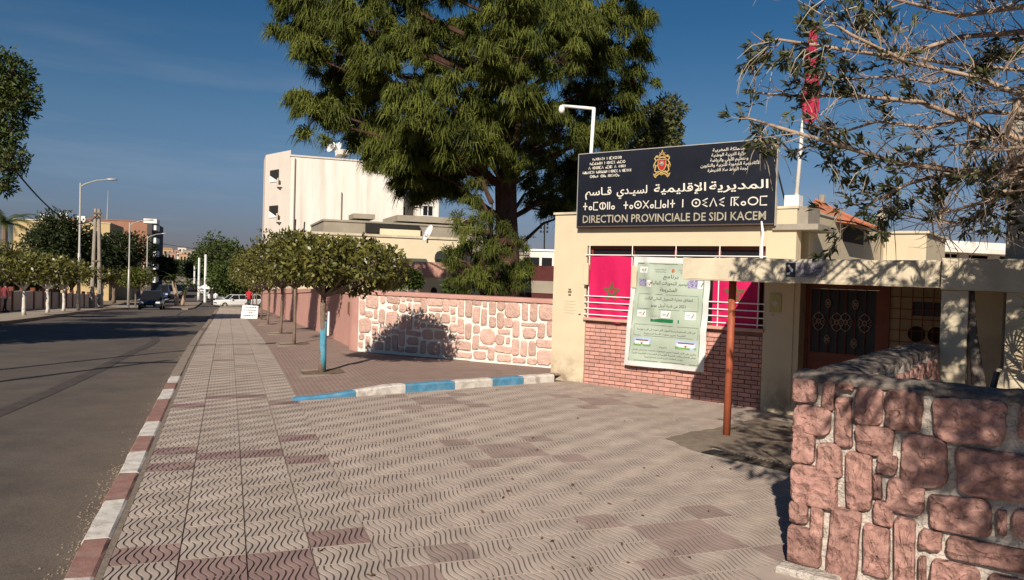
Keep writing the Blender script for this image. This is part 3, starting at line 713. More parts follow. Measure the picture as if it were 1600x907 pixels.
wf.box(-6.69,-3.735,Y0+.105,Y0+.148,2.215,2.268); wf.box(-6.69,-3.735,Y0+.105,Y0+.148,1.087,1.13); wf.box(-6.69,-3.735,Y0+.107,Y0+.146,1.98,2.02)
win=bl.part('window_frame',wf,m_brownm)
for a,b in ((-6.645,-5.925),(-5.875,-5.183),(-5.133,-4.473),(-4.423,-3.78)):
    q=MB(); q.box(a,b,Y0+.12,Y0+.128,1.13,1.98); bl.part('pane',q,m_glass,parent=win)
    q=MB(); q.box(a,b,Y0+.12,Y0+.128,2.02,2.215); bl.part('pane',q,m_glass,parent=win)
gr=MB()
for h in (1.135,1.235,1.335,1.44,2.118): 
    q=MB(); q.tube([(-6.71,Y0-.035,h+.0),(-3.70,Y0-.035,h+.003)],.0095,5)
    bl.part('window_bar',q,m_white)
for b in (-6.64,-5.85,-5.10,-4.40,-3.80):
    q=MB(); q.tube([(b,Y0-.02,1.075),(b,Y0-.02,2.28)],.0085,5); bl.part('window_bar',q,m_white)
dw=MB(); dw.box(-3.70,-3.53,Y0+.3,Y0+.35,0,1); 
# notice plates and fittings on the facade
def plate(name,b,h,w,hh,mat,label,cat,yy=.012,base=NB-.012):
    mb=MB(); mb.bevbox(b-w/2,b+w/2,base-yy,base-.0005,h-hh/2,h+hh/2,.003); return single(name,mb,mat,label,cat,FB,(b,NB,h))
pl_=plate('notice_plate',-3.555,1.47,.17,.27,M('yellowed_plate',(.42,.36,.14),.6,.1,20),'small yellowed plate on the shaded pillar left of the brown door','plate')
mb=MB(); mb.disc((-3.52,NB-.03,1.57),.018); mb.disc((-3.59,NB-.03,1.29),.018); mb.disc((-3.555,NB-.029,1.46),.04); pl_.part('screw_cap',mb,m_steel)
bs=Thing('door_bell_box','small dark bell symbol and faded crest painted on the cream pier at the left corner','wall mark',FB,(-7.02,NB,1.4))
mb=MB()
for hh,w in ((1.53,.05),(1.49,.07),(1.44,.05)): mb.box(-7.02-w/2,-7.02+w/2,NB-.004,NB-.001,hh-.014,hh+.014)
bs.part('mark',mb,M('dark_stain_paint',(.10,.07,.045),.9,.2,30))
mb=MB()
for k in range(5): mb.box(-7.12,-6.92+.02*(k%2),NB-.003,NB-.001,1.33-k*.05,1.337-k*.05)
bs.part('faded_print',mb,M('faded_print_ink',(.44,.35,.22),.9,.1,30))
mb=MB(); mb.box(-6.83,-6.79,NB-.01,NB-.0005,1.115,1.13); single('cable_clip',mb,m_dark,'tiny dark clip on the cream wall beside the window sill','clip',FB,(-6.81,NB,1.12))
# roofed vent on the right flank
vt=MB(); XR=-3.30
vt.box(XR+.002,XR+.012,13.45,14.85,2.47,2.74); dn=bl.part('flank_opening',vt,m_dark)
ca=MB(); ca.add([(XR-.35,13.0,3.12),(XR-.35,14.95,3.02),(XR+.28,15.0,2.74),(XR+.28,13.2,2.76),(XR-.35,12.5,2.85)],[(0,1,2,3),(0,3,4)])
ca.add([(XR-.35,13.0,3.07),(XR-.35,14.95,2.97),(XR+.28,15.0,2.70),(XR+.28,13.2,2.72),(XR-.35,12.5,2.8)],[(0,3,2,1),(0,4,3)])
for k in range(16):
    a=k/15; p0=Vector((XR-.35,13.0,3.125)).lerp(Vector((XR-.35,14.95,3.025)),a); p1=Vector((XR+.30,13.2,2.765)).lerp(Vector((XR+.30,15.0,2.745)),a); ca.tube([p0,p1],.028,6)
bl.part('tile_hood',ca,m_red)
ch=MB(); ch.tube([(XR-.3,13.2,3.05),(XR-.28,13.2,3.22)],[.05,.06],8); bl.part('vent_pipe',ch,m_conc)
fb=Thing('flank_annex','cream flat-roofed annex box beyond the tiled hood at the right flank of the office','building',FB,(-3.3,16.6,0))
mb=MB(); mb.box(-4.2,-2.55,16.62,19.0,-.2,2.78); fb.part('wall',mb,m_cream); mb=MB(); mb.box(-4.25,-2.5,16.58,19.05,2.78,2.83); fb.part('coping',mb,m_creamD)
# ------------------------------------------------ entrance: canopy slab, post, door
ND=11.22
en=Thing('entrance_canopy','flat cream concrete canopy over the entrance, dappled by tree shade, on one thin round post','canopy',FB,(-3.75,8.25,0))
def slab(b0,b1,z0,z1,n0,n1,seed):
    r=random.Random(seed); mb=MB(); n=22; V=[]
    prof=[(n0,z0),(n0-.004,z0+.02),(n0,z1-.015),(n0+.012,z1),(n1,z1),(n1,z0)]
    for i in range(n+1):
        b=b0+(b1-b0)*i/n
        for k,(y,z) in enumerate(prof): V.append((b,y+(r.uniform(-.004,.004) if k<3 else 0),z+(r.uniform(-.007,.005) if k in(2,3) else (r.uniform(-.004,.004) if k<2 else 0))))
    P=6; mb.add(V,[(q*P+k,(q+1)*P+k,(q+1)*P+(k+1)%P,q*P+(k+1)%P) for q in range(n) for k in range(P)]+[tuple(range(P))[::-1],tuple(n*P+k for k in range(P))]); return mb
en.part('slab',slab(-3.755,-1.135,1.763,2.02,8.25,NB-.02,1),m_creamD)
en.part('post',MB().tube([(-3.30,8.60,-.03),(-3.295,8.60,.9),(-3.29,8.60,1.765)],[.042,.042,.042],14),m_redpole,smooth=True,label='rust red round steel post')
c2=Thing('side_canopy','second cream concrete canopy slab right of the crack, resting on the pale pillar','canopy',FB,(-1.12,8.2,0))
c2.part('slab',slab(-1.12,2.6,1.742,2.04,8.19,12.6,2),m_creamD)
pil=MB(); pil.bevbox(-1.12,-.90,8.24,8.47,-.25,1.742,.008); c2.part('pillar',pil,m_creamD)
bt=MB(); bt.tube([(-.885,8.33,1.74),(-.86,8.30,1.35),(-.80,8.26,.95),(-.73,8.2,.5),(-.68,8.18,-.2)],[.025,.04,.055,.07,.08],8); c2.part('buttress',bt,m_cap,smooth=True)
pw=Thing('porch_side_wall','dim cream wall in the shade behind the pale pillar, right of the doorway','wall',FB,(-.9,9.2,0))
mb=MB(); mb.box(-1.05,1.2,9.6,9.8,-.25,1.74); pw.part('wall',mb,m_creamD)
p2=Thing('lit_gate_pier','narrow sunlit cream pier with leaf shadows at the right edge, below the second canopy','pier',FB,(-.55,8.4,0))
mb=MB(); mb.bevbox(-.60,-.46,8.22,8.4,1.04,1.741,.006); p2.part('upper_pier',mb,m_cream); mb=MB(); mb.bevbox(-.66,-.40,8.26,8.52,-.25,1.04,.006); p2.part('lower_pier',mb,m_creamD)
bkp=Thing('brown_gate_post','brown brick gate jamb at the far right edge beside the lit pier','gate post',FB,(-.35,8.3,0))
mb=MB(); mb.box(-.44,.9,8.42,8.6,-.25,1.739); bkp.part('jamb',mb,m_joint)
for k in range(22):
    for q_ in range(6):
        x=-.43+q_*.21+(k%2)*.05; bkp.inst('brick',brickm(.185),(x+.09,8.418,.0+k*.075+.04))
tp=Thing('tall_rendered_pier','tall grey rendered pier rising above the second canopy at the right edge','pier',FB,(-.3,8.9,0))
mb=MB(); mb.bevbox(-.655,.55,8.62,9.05,-.25,3.55,.01); tp.part('pier',mb,m_conc)
# rear walls of the porch
pr=Thing('porch_back_wall','dark porch wall around the brown door under the canopy','wall',FB,(-3.3,ND+.1,0))
mb=MB(); mb.box(-3.28,-3.215,ND-.02,ND+.3,-.25,1.76); mb.box(-1.50,-1.05,ND-.01,ND+.3,-.25,1.76); mb.box(-3.215,-1.50,ND,ND+.3,1.76,2.0); mb.box(-1.05,-.9,9.8,ND+.3,-.25,1.74); mb.box(-3.3,-3.0,NB+.0,NB+.6,-.25,1.76) if 0 else None
pr.part('wall',mb,m_creamD)
mb=MB(); mb.box(-3.285,-1.0,NB-.015,ND+.5,1.768,1.99); pr.part('ceiling',mb,m_creamD)
jm=MB(); jm.box(-3.30,-3.22,NB+.0,ND-.02,-.22,1.755); pr.part('door_reveal',jm,m_cream)
dr=Thing('entrance_door','brown metal entrance door with white scroll-work grille in the shade of the canopy','door',FB,(-2.7,ND,-.1))
mb=MB()
mb.box(-3.213,-3.17,ND-.03,ND+.03,-.15,1.755); mb.box(-2.255,-2.12,ND-.03,ND+.03,-.15,1.755); mb.box(-3.17,-2.255,ND-.03,ND+.03,1.69,1.755)
dr.part('frame',mb,m_brownm)
mb=MB(); mb.box(-3.168,-2.257,ND-.018,ND+.02,-.14,.80); mb.box(-3.168,-3.13,ND-.018,ND+.02,.80,1.688); mb.box(-2.29,-2.257,ND-.018,ND+.02,.80,1.688)
mb.box(-3.10,-2.74,ND-.03,ND-.018,-.02,.68); mb.box(-2.68,-2.32,ND-.03,ND-.018,-.02,.68)
lf=dr.part('leaf',mb,m_brownm)
q=MB(); q.box(-3.13,-2.29,ND+.0,ND+.008,.80,1.688); dr.part('pane',q,m_glass,parent=lf)
bars=[-3.02,-2.90,-2.78,-2.665,-2.545,-2.42]
for i,b in enumerate(bars): 
    q=MB(); q.tube([(b,ND-.035,.79),(b,ND-.035,1.69)],.007,5); dr.part('door_bar',q,m_brownm,parent=lf)
q=MB(); q.tube([(-3.15,ND-.035,1.235),(-2.27,ND-.035,1.24)],.007,5); dr.part('door_bar',q,m_brownm,parent=lf)
m_iron=M('pale_wrought_iron',(.34,.25,.20),.6,.1,20)
def scroll(b,h,s):
    mb=MB()
    for sx in (-1,1):
        for sz in (-1,1):
            pts=[(b+sx*(.012+.075*a+.0)*s*math.sin(a*2.6+.1)/math.sin(1.6) if 0 else b+sx*s*(.05-.05*math.cos(a*3.6)),ND-.045,h+sz*s*(.012+.10*math.sin(a*1.5))) for a in [k/7 for k in range(8)]]
            pts=[(b+sx*s*(.018+.042*math.sin(k/8*math.pi*1.15)),ND-.047,h+sz*s*(.02+.11*k/8)) for k in range(9)]
            mb.tube(pts,.0055,4)
            mb.tube([(b+sx*s*.03,ND-.047,h+sz*s*.03),(b+sx*s*.07,ND-.047,h+sz*s*.055),(b+sx*s*.085,ND-.047,h+sz*s*.02),(b+sx*s*.06,ND-.047,h+sz*s*.012)],.0055,4)
    mb.ribbon([(b-.028*s,h),(b,h+.04*s),(b+.028*s,h),(b,h-.04*s)],.011,lambda x,y:(x,ND-.048,y),closed=True)
    return mb
for b,h,s in ((-3.02,1.235,1),(-2.78,1.235,1),(-2.665,1.24,1),(-2.42,1.24,1),(-2.90,1.49,.45),(-2.545,1.49,.5),(-2.90,.99,.45),(-2.545,.96,.5)):
    dr.part('scroll',scroll(b,h,s),m_iron,parent=lf)
gg=Thing('side_light_grille','brown grille window right of the entrance door with a cream back and round vent holes','window',FB,(-1.8,ND,.8))
mb=MB(); mb.box(-2.118,-1.50,ND+.0,ND+.06,-.15,1.755); gg.part('back_panel',mb,M('warm_back_panel',(.34,.25,.15),.8,.1,8))
mb=MB(); mb.box(-1.86,-1.502,ND-.012,ND-.001,1.38,1.56); gg.part('dark_vent',mb,m_glass)
for b in (-1.79,-1.56):
    mb=MB(); mb.lathe((0,0,0),[(.0,.0),(.098,0),(.11,.012),(.10,.016)],16)
    v=[(b+x,ND-.004-z,1.14+y) for x,y,z in mb.v]; mm_=MB().add(v,mb.f); gg.part('round_vent',mm_,m_dark)
    mm_=MB(); mm_.tube([(b+.112*math.cos(k*math.pi/8),ND-.014,1.14+.112*math.sin(k*math.pi/8)) for k in range(17)],.007,4); gg.part('vent_ring',mm_,M('warm_ring',(.42,.32,.18),.8,.1,8))
for b in (-1.985,-1.845,-1.72,-1.60):
    q=MB(); q.tube([(b,ND-.055,.6),(b,ND-.055,1.745)],.007,5); gg.part('grille_bar',q,m_brownm)
for h in (.87,1.03,1.18,1.33,1.46,1.62):
    q=MB(); q.tube([(-2.12,ND-.058,h),(-1.5,ND-.058,h)],.006,5); gg.part('grille_bar',q,m_brownm)
# camera warning plaque on the slab
ARF={}
def _ar():
    s="ا:8D,8E,-,- ب:8F,90,91,92 ة:93,94,-,- ت:95,96,97,98 ث:99,9A,9B,9C ج:9D,9E,9F,A0 ح:A1,A2,A3,A4 خ:A5,A6,A7,A8 د:A9,AA,-,- ذ:AB,AC,-,- ر:AD,AE,-,- ز:AF,B0,-,- س:B1,B2,B3,B4 ش:B5,B6,B7,B8 ص:B9,BA,BB,BC ض:BD,BE,BF,C0 ط:C1,C2,C3,C4 ظ:C5,C6,C7,C8 ع:C9,CA,CB,CC غ:CD,CE,CF,D0 ف:D1,D2,D3,D4 ق:D5,D6,D7,D8 ك:D9,DA,DB,DC ل:DD,DE,DF,E0 م:E1,E2,E3,E4 ن:E5,E6,E7,E8 ه:E9,EA,EB,EC و:ED,EE,-,- ى:EF,F0,-,- ي:F1,F2,F3,F4 أ:83,84,-,- إ:87,88,-,- آ:81,82,-,- ئ:89,8A,8B,8C ء:80,-,-,- ؤ:85,86,-,-"
    for w in s.split():
        c,f=w.split(':'); ARF[c]=[None if x=='-' else chr(0xFE00+int(x,16)) for x in f.split(',')]
_ar()
LAM={'ا':(0xFEFB,0xFEFC),'أ':(0xFEF7,0xFEF8),'إ':(0xFEF9,0xFEFA),'آ':(0xFEF5,0xFEF6)}
def shape_ar(txt):
    words=[]
    for w in txt.split(' '):
        if not w or w[0] not in ARF: words.append(w); continue
        out=[];i=0;prevjoin=False
        while i<len(w):
            c=w[i]
            if c=='ـ': out.append('ـ'); prevjoin=True; i+=1; continue
            if c not in ARF: out.append(c); prevjoin=False; i+=1; continue
            if c=='ل' and i+1<len(w) and w[i+1] in LAM:
                out.append(chr(LAM[w[i+1]][1 if prevjoin else 0])); prevjoin=False; i+=2; continue
            f=ARF[c]; canfwd=f[2] is not None; nxt=i+1<len(w) and ((w[i+1] in ARF and w[i+1]!='ء') or w[i+1]=='ـ')
            if prevjoin and f[1] and canfwd and nxt: g_=f[3]
            elif prevjoin and f[1]: g_=f[1]
            elif canfwd and nxt: g_=f[2]
            else: g_=f[0]
            out.append(g_); prevjoin=canfwd and nxt; i+=1
        words.append(''.join(out[::-1]))
    return ' '.join(words[::-1])
def text_pts(s,bold=0,res=2):
    c=bpy.data.curves.new('lettering','FONT'); c.body=s; c.resolution_u=res; c.offset=bold
    o=bpy.data.objects.new('lettering',c); COL.objects.link(o)
    dg=bpy.context.evaluated_depsgraph_get(); me=bpy.data.meshes.new_from_object(o.evaluated_get(dg))
    V=[tuple(v.co) for v in me.vertices]; F=[tuple(p.vertices) for p in me.polygons]
    bpy.data.objects.remove(o); bpy.data.curves.remove(c); bpy.data.meshes.remove(me); return V,F
def fit_text(s,x0,x1,yb,cap,fn,bold=0,ar=False,mb=None,asc=.70,stretch=True):
    """lays text from x0 to x1 on baseline yb with given letter height"""
    V,F=text_pts(shape_ar(s) if ar else s,bold); 
    a=min(v[0] for v in V); b=max(v[0] for v in V); sy=cap/asc; sx=(x1-x0)/(b-a) if stretch else sy
    o=0 if stretch else ((x0+x1)/2-(b-a)*sx/2-x0)
    return (mb or MB()).add([fn(x0+o+(v[0]-a)*sx,yb+v[1]*sy) for v in V],F)
pq=Thing('camera_warning_plaque','small grey and black camera warning plaque on the front edge of the canopy','sign',FB,(-2.38,8.25,1.9))
mb=MB(); mb.bevbox(-2.585,-2.17,8.232,8.247,1.815,1.985,.003); pq.part('backing',mb,m_steel)
mb=MB(); mb.box(-2.575,-2.475,8.229,8.232,1.825,1.975); pq.part('black_field',mb,m_black)
mb=MB(); mb.box(-2.468,-2.18,8.229,8.232,1.825,1.975); pq.part('grey_field',mb,M('brushed_grey',(.22,.20,.22),.5,.15,12))
mb=MB(); mb.add([(-2.56,8.227,1.945),(-2.545,8.227,1.957),(-2.50,8.227,1.905),(-2.505,8.227,1.875),(-2.52,8.227,1.88)],[(0,1,2,3,4)]); mb.add([(-2.565,8.227,1.85),(-2.535,8.227,1.85),(-2.525,8.227,1.88),(-2.545,8.227,1.875),(-2.57,8.227,1.865)],[(0,1,2,3,4)]); pq.part('camera_symbol',mb,m_white)
f_=lambda x,y:(x,8.2265,y)
pq.part('lettering',fit_text('المكان مراقب',-2.44,-2.20,1.915,.045,f_,0,True),m_dark); pq.part('lettering',fit_text('بالكاميرات',-2.45,-2.20,1.85,.045,f_,0,True),m_dark)
# ------------------------------------------------ black sign
NS=NB-.06; S0,S1,SZ0,SZ1=-6.853,-3.578,2.555,3.775
sg=Thing('sign_board','large black sign board with pale lettering in three scripts and a gold crest','sign',FB,(-5.2,NS,SZ0))
mb=MB(); mb.bevbox(S0,S1,NS-.05,NS,SZ0,SZ1,.004); sg.part('panel',mb,m_black)
mb=MB(); mb.box(S0-.008,S1+.008,NS-.058,NS+.006,SZ1,SZ1+.012); mb.box(S0-.01,S0,NS-.056,NS+.004,SZ0,SZ1); mb.box(S1,S1+.01,NS-.056,NS+.004,SZ0,SZ1); sg.part('trim',mb,m_steel)
mb=MB(); mb.box(S0+.01,S1-.01,NS-.062,NS-.052,SZ0+.015,SZ0+.035) ; sg.part('bottom_rail',mb,M('dark_bronze',(.08,.055,.045),.5,.1,6))
mb=MB(); mb.tube([(S1+.03,NS+.02,SZ1-.03),(S1+.18,NS+.35,SZ1-.28),(S1+.19,NS+.36,2.84)],.014,6); mb.tube([(S0+.3,NS+.02,SZ1-.1),(S0+.3,NS+.8,2.85)],.014,6); mb.tube([(S1-.1,NS+.02,SZ1-.1),(S1-.1,NS+.8,2.85)],.014,6)
sg.part('strut',mb,M('dark_steel',(.04,.04,.045),.5,.1,6))
SW_=S1-S0; SH_=SZ1-SZ0
fs=lambda x,y:(S0+x*SW_,NS-.0535,SZ0+y*SH_)       # x,y in 0..1 of the board
def fsd(dep): return lambda x,y:(S0+x*SW_,NS-.0535-dep,SZ0+y*SH_)
sg.part('lettering',fit_text('DIRECTION PROVINCIALE DE SIDI KACEM',.035,.962,.072,.098,fs,.010,asc=.68),m_gold)
# arabic line, split in the words of the photograph
for w,a,b in (('المديرية',.70,.968),('الإقليمية',.425,.685),('لسيـدي',.225,.39),('قـاسم',.045,.195)): sg.part('lettering',fit_text(w,a,b,.44,.098,fs,.014,True),m_cream2)
# tifinagh strokes (unit box 1 x 1)
def arc(cx,cy,r,n=14,a0=0,a1=2*math.pi): return [(cx+r*math.cos(a0+(a1-a0)*k/n),cy+r*math.sin(a0+(a1-a0)*k/n)) for k in range(n+1)]
TF_={'t':(.62,[[(.31,0),(.31,1)],[(0,.5),(.62,.5)]]),'a':(.42,[arc(.21,.25,.2)]),'m':(.62,[[(.62,1),(0,1),(0,0),(.62,0)]]),'h':(.86,[arc(.43,.5,.43),[(.43,.05),(.43,.95)]]),
'l':(.34,[[(.03,0),(.03,1)],[(.31,0),(.31,1)]]),'s':(.9,[arc(.45,.5,.45),arc(.45,.5,.07,6)]),'g':(.75,[[(0,1),(.75,1),(0,0),(.75,0),(0,1)]]),'w':(.7,[[(0,1),(0,0),(.7,0),(.7,1)]]),
'n':(.06,[[(.03,0),(.03,1)]]),'i':(.62,[[(.6,1),(.05,.72),(.5,.5),(.05,.28),(.6,0)]]),'d':(.76,[[(0,0),(.38,1),(.76,0)]]),'K':(.72,[[(0,0),(0,1),(.72,1),(.25,.52),(.72,0)],[(.3,1),(.3,0)]]),
'r':(.88,[arc(.44,.5,.44)]),'b':(.88,[arc(.44,.5,.44),[(0,.5),(.88,.5)]]),'u':(.12,[arc(.06,.75,.06,6),arc(.06,.25,.06,6)]),'y':(.62,[[(.6,1),(.05,1),(.05,.55),(.6,.55),(.6,0),(.05,0)]]),'k':(.66,[[(0,0),(0,1)],[(.33,0),(.33,1)],[(.66,0),(.66,1)]]),'z':(.6,[[(0,0),(.6,1)],[(0,1),(.6,0)],[(.3,0),(.3,1)]]),' ':(.5,[])}
def tif(s,x0,x1,yb,hh,wd,fn,mb,asp):
    tot=sum(TF_[c][0]+.24 for c in s)-.24; sx=(x1-x0)/tot; x=0
    for c in s:
        w,st_=TF_[c]
        for p in st_:
            # work in metres to keep strokes even
            P=[((x0+(x+q[0])*sx)*SW_,(yb+q[1]*hh)*SH_) for q in p]
            cl=len(P)>3 and (Vector(P[0])-Vector(P[-1])).length<1e-6
            mb.ribbon(P[:-1] if cl else P,wd,lambda a,b:fn(a/SW_,b/SH_),closed=cl)
        x+=w+.24
    return mb
for w,a,b in (('tamhla',.035,.215),('tasgawant',.265,.535),('n',.571,.577),('sidi',.62,.775),('Karm',.805,.965)): sg.part('lettering',tif(w,a,b,.243,.10,.018,fs,MB(),1),m_cream2)
for s,a,b,y in (('tagldit n lmgrib',.08,.245,.905),('tamawast n usgmi anamur',.065,.265,.847),('d usslmd amnzu d tunnunt',.06,.27,.789),('takadimit tasgawant n usgmi d usmuttg',.025,.30,.731),('rbat sla knitra',.07,.235,.675)):
    sg.part('lettering',tif(s,a,b,y,.034,.0085,fs,MB(),1),m_cream2)
for s,a,b,y in (('المملكة المغربية',.71,.86,.905),('وزارة التربية الوطنية',.705,.865,.845),('والتعليم الأولي والرياضة',.70,.875,.785),('الأكاديمية الجهوية للتربية والتكوين',.655,.93,.725),('لجهة الرباط سلا القنيطرة',.69,.875,.665)): sg.part('lettering',fit_text(s,a,b,y,.036,fs,.008,True),m_cream2)
# gold crest, about .28 wide x .40 m high, centred
CX=S0+.462*SW_; CZ=SZ0+.79*SH_
def fcr(dep): return lambda x,y:(CX+x,NS-.0535-dep,CZ+y)
m_crest=M('crest_gold',(.62,.42,.14),.4,.15,20,0,metal=.3)
mb=MB(); f0=fcr(.002)
for s in (-1,1):
    mb.ribbon([(s*.055,-.10),(s*.09,-.115),(s*.12,-.09),(s*.105,-.03),(s*.13,.02),(s*.10,.06),(s*.125,.10),(s*.105,.125)],.020,f0)   # supporting lion body
    mb.ribbon([(s*.105,.125),(s*.085,.135),(s*.075,.115)],.03,f0)
    mb.ribbon([(s*.10,.06),(s*.075,.085),(s*.065,.06)],.013,f0); mb.ribbon([(s*.105,-.02),(s*.075,.0),(s*.07,-.03)],.013,f0)
    mb.ribbon([(s*.13,.02),(s*.145,-.01),(s*.13,-.05)],.010,f0)
    mb.ribbon([(0,-.125),(s*.04,-.105),(s*.08,-.125),(s*.115,-.15),(s*.14,-.13),(s*.12,-.175),(s*.075,-.16),(s*.04,-.135),(0,-.16)],.018,f0)
    mb.ribbon([(s*.12,-.175),(s*.10,-.195),(s*.085,-.175)],.014,f0)
    mb.ribbon([(s*.055,.10),(s*.05,.145),(s*.02,.175),(0,.205)],.012,f0); mb.ribbon([(s*.03,.115),(s*.028,.15),(0,.165)],.010,f0)
mb.ribbon([(-.06,.098),(-.03,.112),(0,.116),(.03,.112),(.06,.098)],.020,f0)
mb.ribbon([(0,.19),(0,.225)],.016,f0); mb.ribbon(arc(0,-.145,.016,8)[:-1],.012,f0,closed=True)
mb.ribbon([(-.066,.08),(-.066,-.02),(-.045,-.07),(0,-.10),(.045,-.07),(.066,-.02),(.066,.08)],.014,f0,closed=True)
mb.ribbon([(-.05,.215-.03),(-.03,.17),(-.05,.15)],.008,f0); mb.ribbon([(.05,.185),(.03,.17),(.05,.15)],.008,f0)
cst=sg.part('crest',mb,m_crest)
mb=MB(); mb.add([fcr(.0035)(x,y) for x,y in [(-.06,.076),(-.06,-.018),(-.042,-.064),(0,-.092),(.042,-.064),(.06,-.018),(.06,.076)]],[tuple(range(7))]); sg.part('shield',mb,M('crest_red',(.38,.02,.02),.5,.1,9),parent=cst)
mb=MB(); mb.add([fcr(.005)(x,y) for x,y in arc(0,.022,.040,14)[:-1]],[tuple(range(14))]); sg.part('shield_disc',mb,M('crest_blue',(.16,.17,.2),.5,.1,9),parent=cst)
mb=MB(); mb.add([fcr(.0065)(x,y) for x,y in arc(0,.02,.022,12,0,math.pi)],[tuple(range(13))]); mb.ribbon([(-.04,.018),(.04,.018)],.009,fcr(.0065)); sg.part('shield_sun',mb,m_crest,parent=cst)
SP=[(math.sin(k*4*math.pi/5),math.cos(k*4*math.pi/5)) for k in range(5)]
mb=MB(); mb.ribbon([(x*.02,-.045+y*.02) for x,y in SP],.005,fcr(.0065),closed=True); sg.part('shield_star',mb,M('crest_green',(.02,.16,.06),.5,.1,9),parent=cst)
# ------------------------------------------------ cctv bracket, white conduit
ct=Thing('camera_bracket','white pipe bracket with a small camera rising above the left end of the black sign','camera mast',FB,(-6.72,NS+.1,2.8))
mb=MB(); mb.tube([(-6.725,NS+.08,2.84),(-6.70,NS+.08,3.8),(-6.672,NS+.08,4.55)],.03,10); mb.tube([(-6.66,NS+.08,4.54),(-7.30,NS+.08,4.655)],.026,10); ct.part('pipe',mb,m_white,smooth=True)
mb=MB(); mb.lathe((-7.31,NS+.08,4.52),[(0,.15),(.03,.14),(.05,.11),(.055,.07),(.045,.03),(.02,.01),(0,.0)],12); mb.tube([(-7.31,NS+.08,4.66),(-7.31,NS+.08,4.6)],.02,8); ct.part('camera_head',mb,m_white,smooth=True)
cd=MB(); cd.tube([(-3.76,NS-.06,2.62),(-3.73,NS-.07,2.45),(-3.74,NS-.07,2.30),(-3.735,NS-.07,2.05)],[.012,.02,.018,.022],8)
single('conduit',cd,m_white,'short white conduit hanging below the right end of the black sign','conduit',FB,(-3.74,NS,2.3))
# roof odds and ends
mb=MB(); mb.box(-3.52,-3.32,Y0+.1,Y0+.3,2.83,3.0); ob=single('roof_block',mb,m_white,'white roughcast block on the roof corner at the foot of the flagpole','block',FB,(-3.42,Y0+.2,2.83))
fpb=FB.l(at(1243,322,10.95))
fpt=FB.l(at(1268,35,10.8))
fp_=Thing('flagpole','white flagpole standing on the roof corner right of the sign','flagpole',FB,tuple(fpb))
mb=MB(); mb.tube([tuple(fpb-Vector((0,0,.05))),tuple(fpt)],[.035,.02],8); fp_.part('pole',mb,m_white,smooth=True)
mb=MB(); mb.box(fpb.x-.12,fpb.x+.12,fpb.y-.12,fpb.y+.12,fpb.z-.09,fpb.z-.03); fp_.part('base_plate',mb,m_conc)
a=at(1270,60,10.8); b_=at(1262,192,10.85)
mb=MB()
def lf_(u,v):
    top=FB.l(at(1269,35,10.7)); bot=FB.l(at(1264,194,10.72)); p=top.lerp(bot,v); w=.06+.27*(v**.7)*(1-.55*max(0,v-.8)/.2)
    x=(u-.45)*w; return (p.x+x+.015*math.sin(v*15),p.y+.05*math.sin(u*9+v*3)*(.4+v),p.z+(.1*abs(u-.5) if v>.9 else 0))
mb.grid(lf_,12,22); single('hanging_flag',mb,M('dark_red_flag',(.50,.025,.08),.75,.08,20,.1,200,trans=.3),'limp red flag folded around the rooftop flagpole','flag',FB,tuple(FB.l(a)),smooth=True)
# ------------------------------------------------ flags on the window grille
def flag(b0,b1,zt,zb0,zb1,seed,label,sx,sz,sr):
    y0=NB-.012
    def wv(x,z): return y0-.006-.012*math.sin(x*9+seed)-.010*math.sin(x*23+z*2+seed)*max(0,(zt-z))-.006*math.sin(z*7+x*4)
    def f(u,v):
        x=b0+(b1-b0)*u; x+=.02*math.sin(v*3)*(u-.5); zb=zb0+(zb1-zb0)*u+.02*math.sin(u*7+seed); z=zt+(zb-zt)*v+(.012*math.sin(u*11) if v==0 else 0)
        return (x,wv(x,z),z)
    t=Thing('wall_flag',label,'flag',FB,((b0+b1)/2,y0,zt),group='red flags on the window grille')
    mb=MB(); mb.grid(f,26,26); t.part('cloth',mb,m_flag,smooth=True)
    mb=MB(); P=[(sx+x*sr,sz+y*sr) for x,y in SP]
    def sub(P,n=6):
        o=[]
        for i in range(len(P)):
            a,b=P[i],P[(i+1)%len(P)]
            for k in range(n): o.append((a[0]+(b[0]-a[0])*k/n,a[1]+(b[1]-a[1])*k/n))
        return o
    # five straight bars make the open pentagram
    for i in range(5):
        a,b=P[i],P[(i+1)%5]; mb.ribbon([(a[0]+(b[0]-a[0])*k/6,a[1]+(b[1]-a[1])*k/6) for k in range(7)],.026,lambda x,z:(x,wv(x,z)-.004-.0004*i,z))
    t.part('star',mb,m_star)
flag(-6.62,-5.82,2.115,1.07,1.02,0.4,'pink red flag with a green star hanging from the grille left of the banner',-6.20,1.52,.155)
flag(-4.48,-3.79,2.115,1.03,1.06,2.1,'red flag with a green star, half in the canopy shadow, right of the banner',-4.15,1.58,.155)
for b,z0,z1 in ((-6.66,1.62,1.98),(-5.77,1.6,1.95)):
    mb=MB(); mb.bevbox(b-.045,b+.045,NB-.10,NB-.055,z0,z1,.008); single('shutter_slat' if b>-6 else 'shutter_slat',mb,m_cream,('narrow cream box on the window bars left of the left flag' if b<-6 else 'narrow cream box on the window bars between left flag and banner'),'wall box',FB,(b,NB,z0))
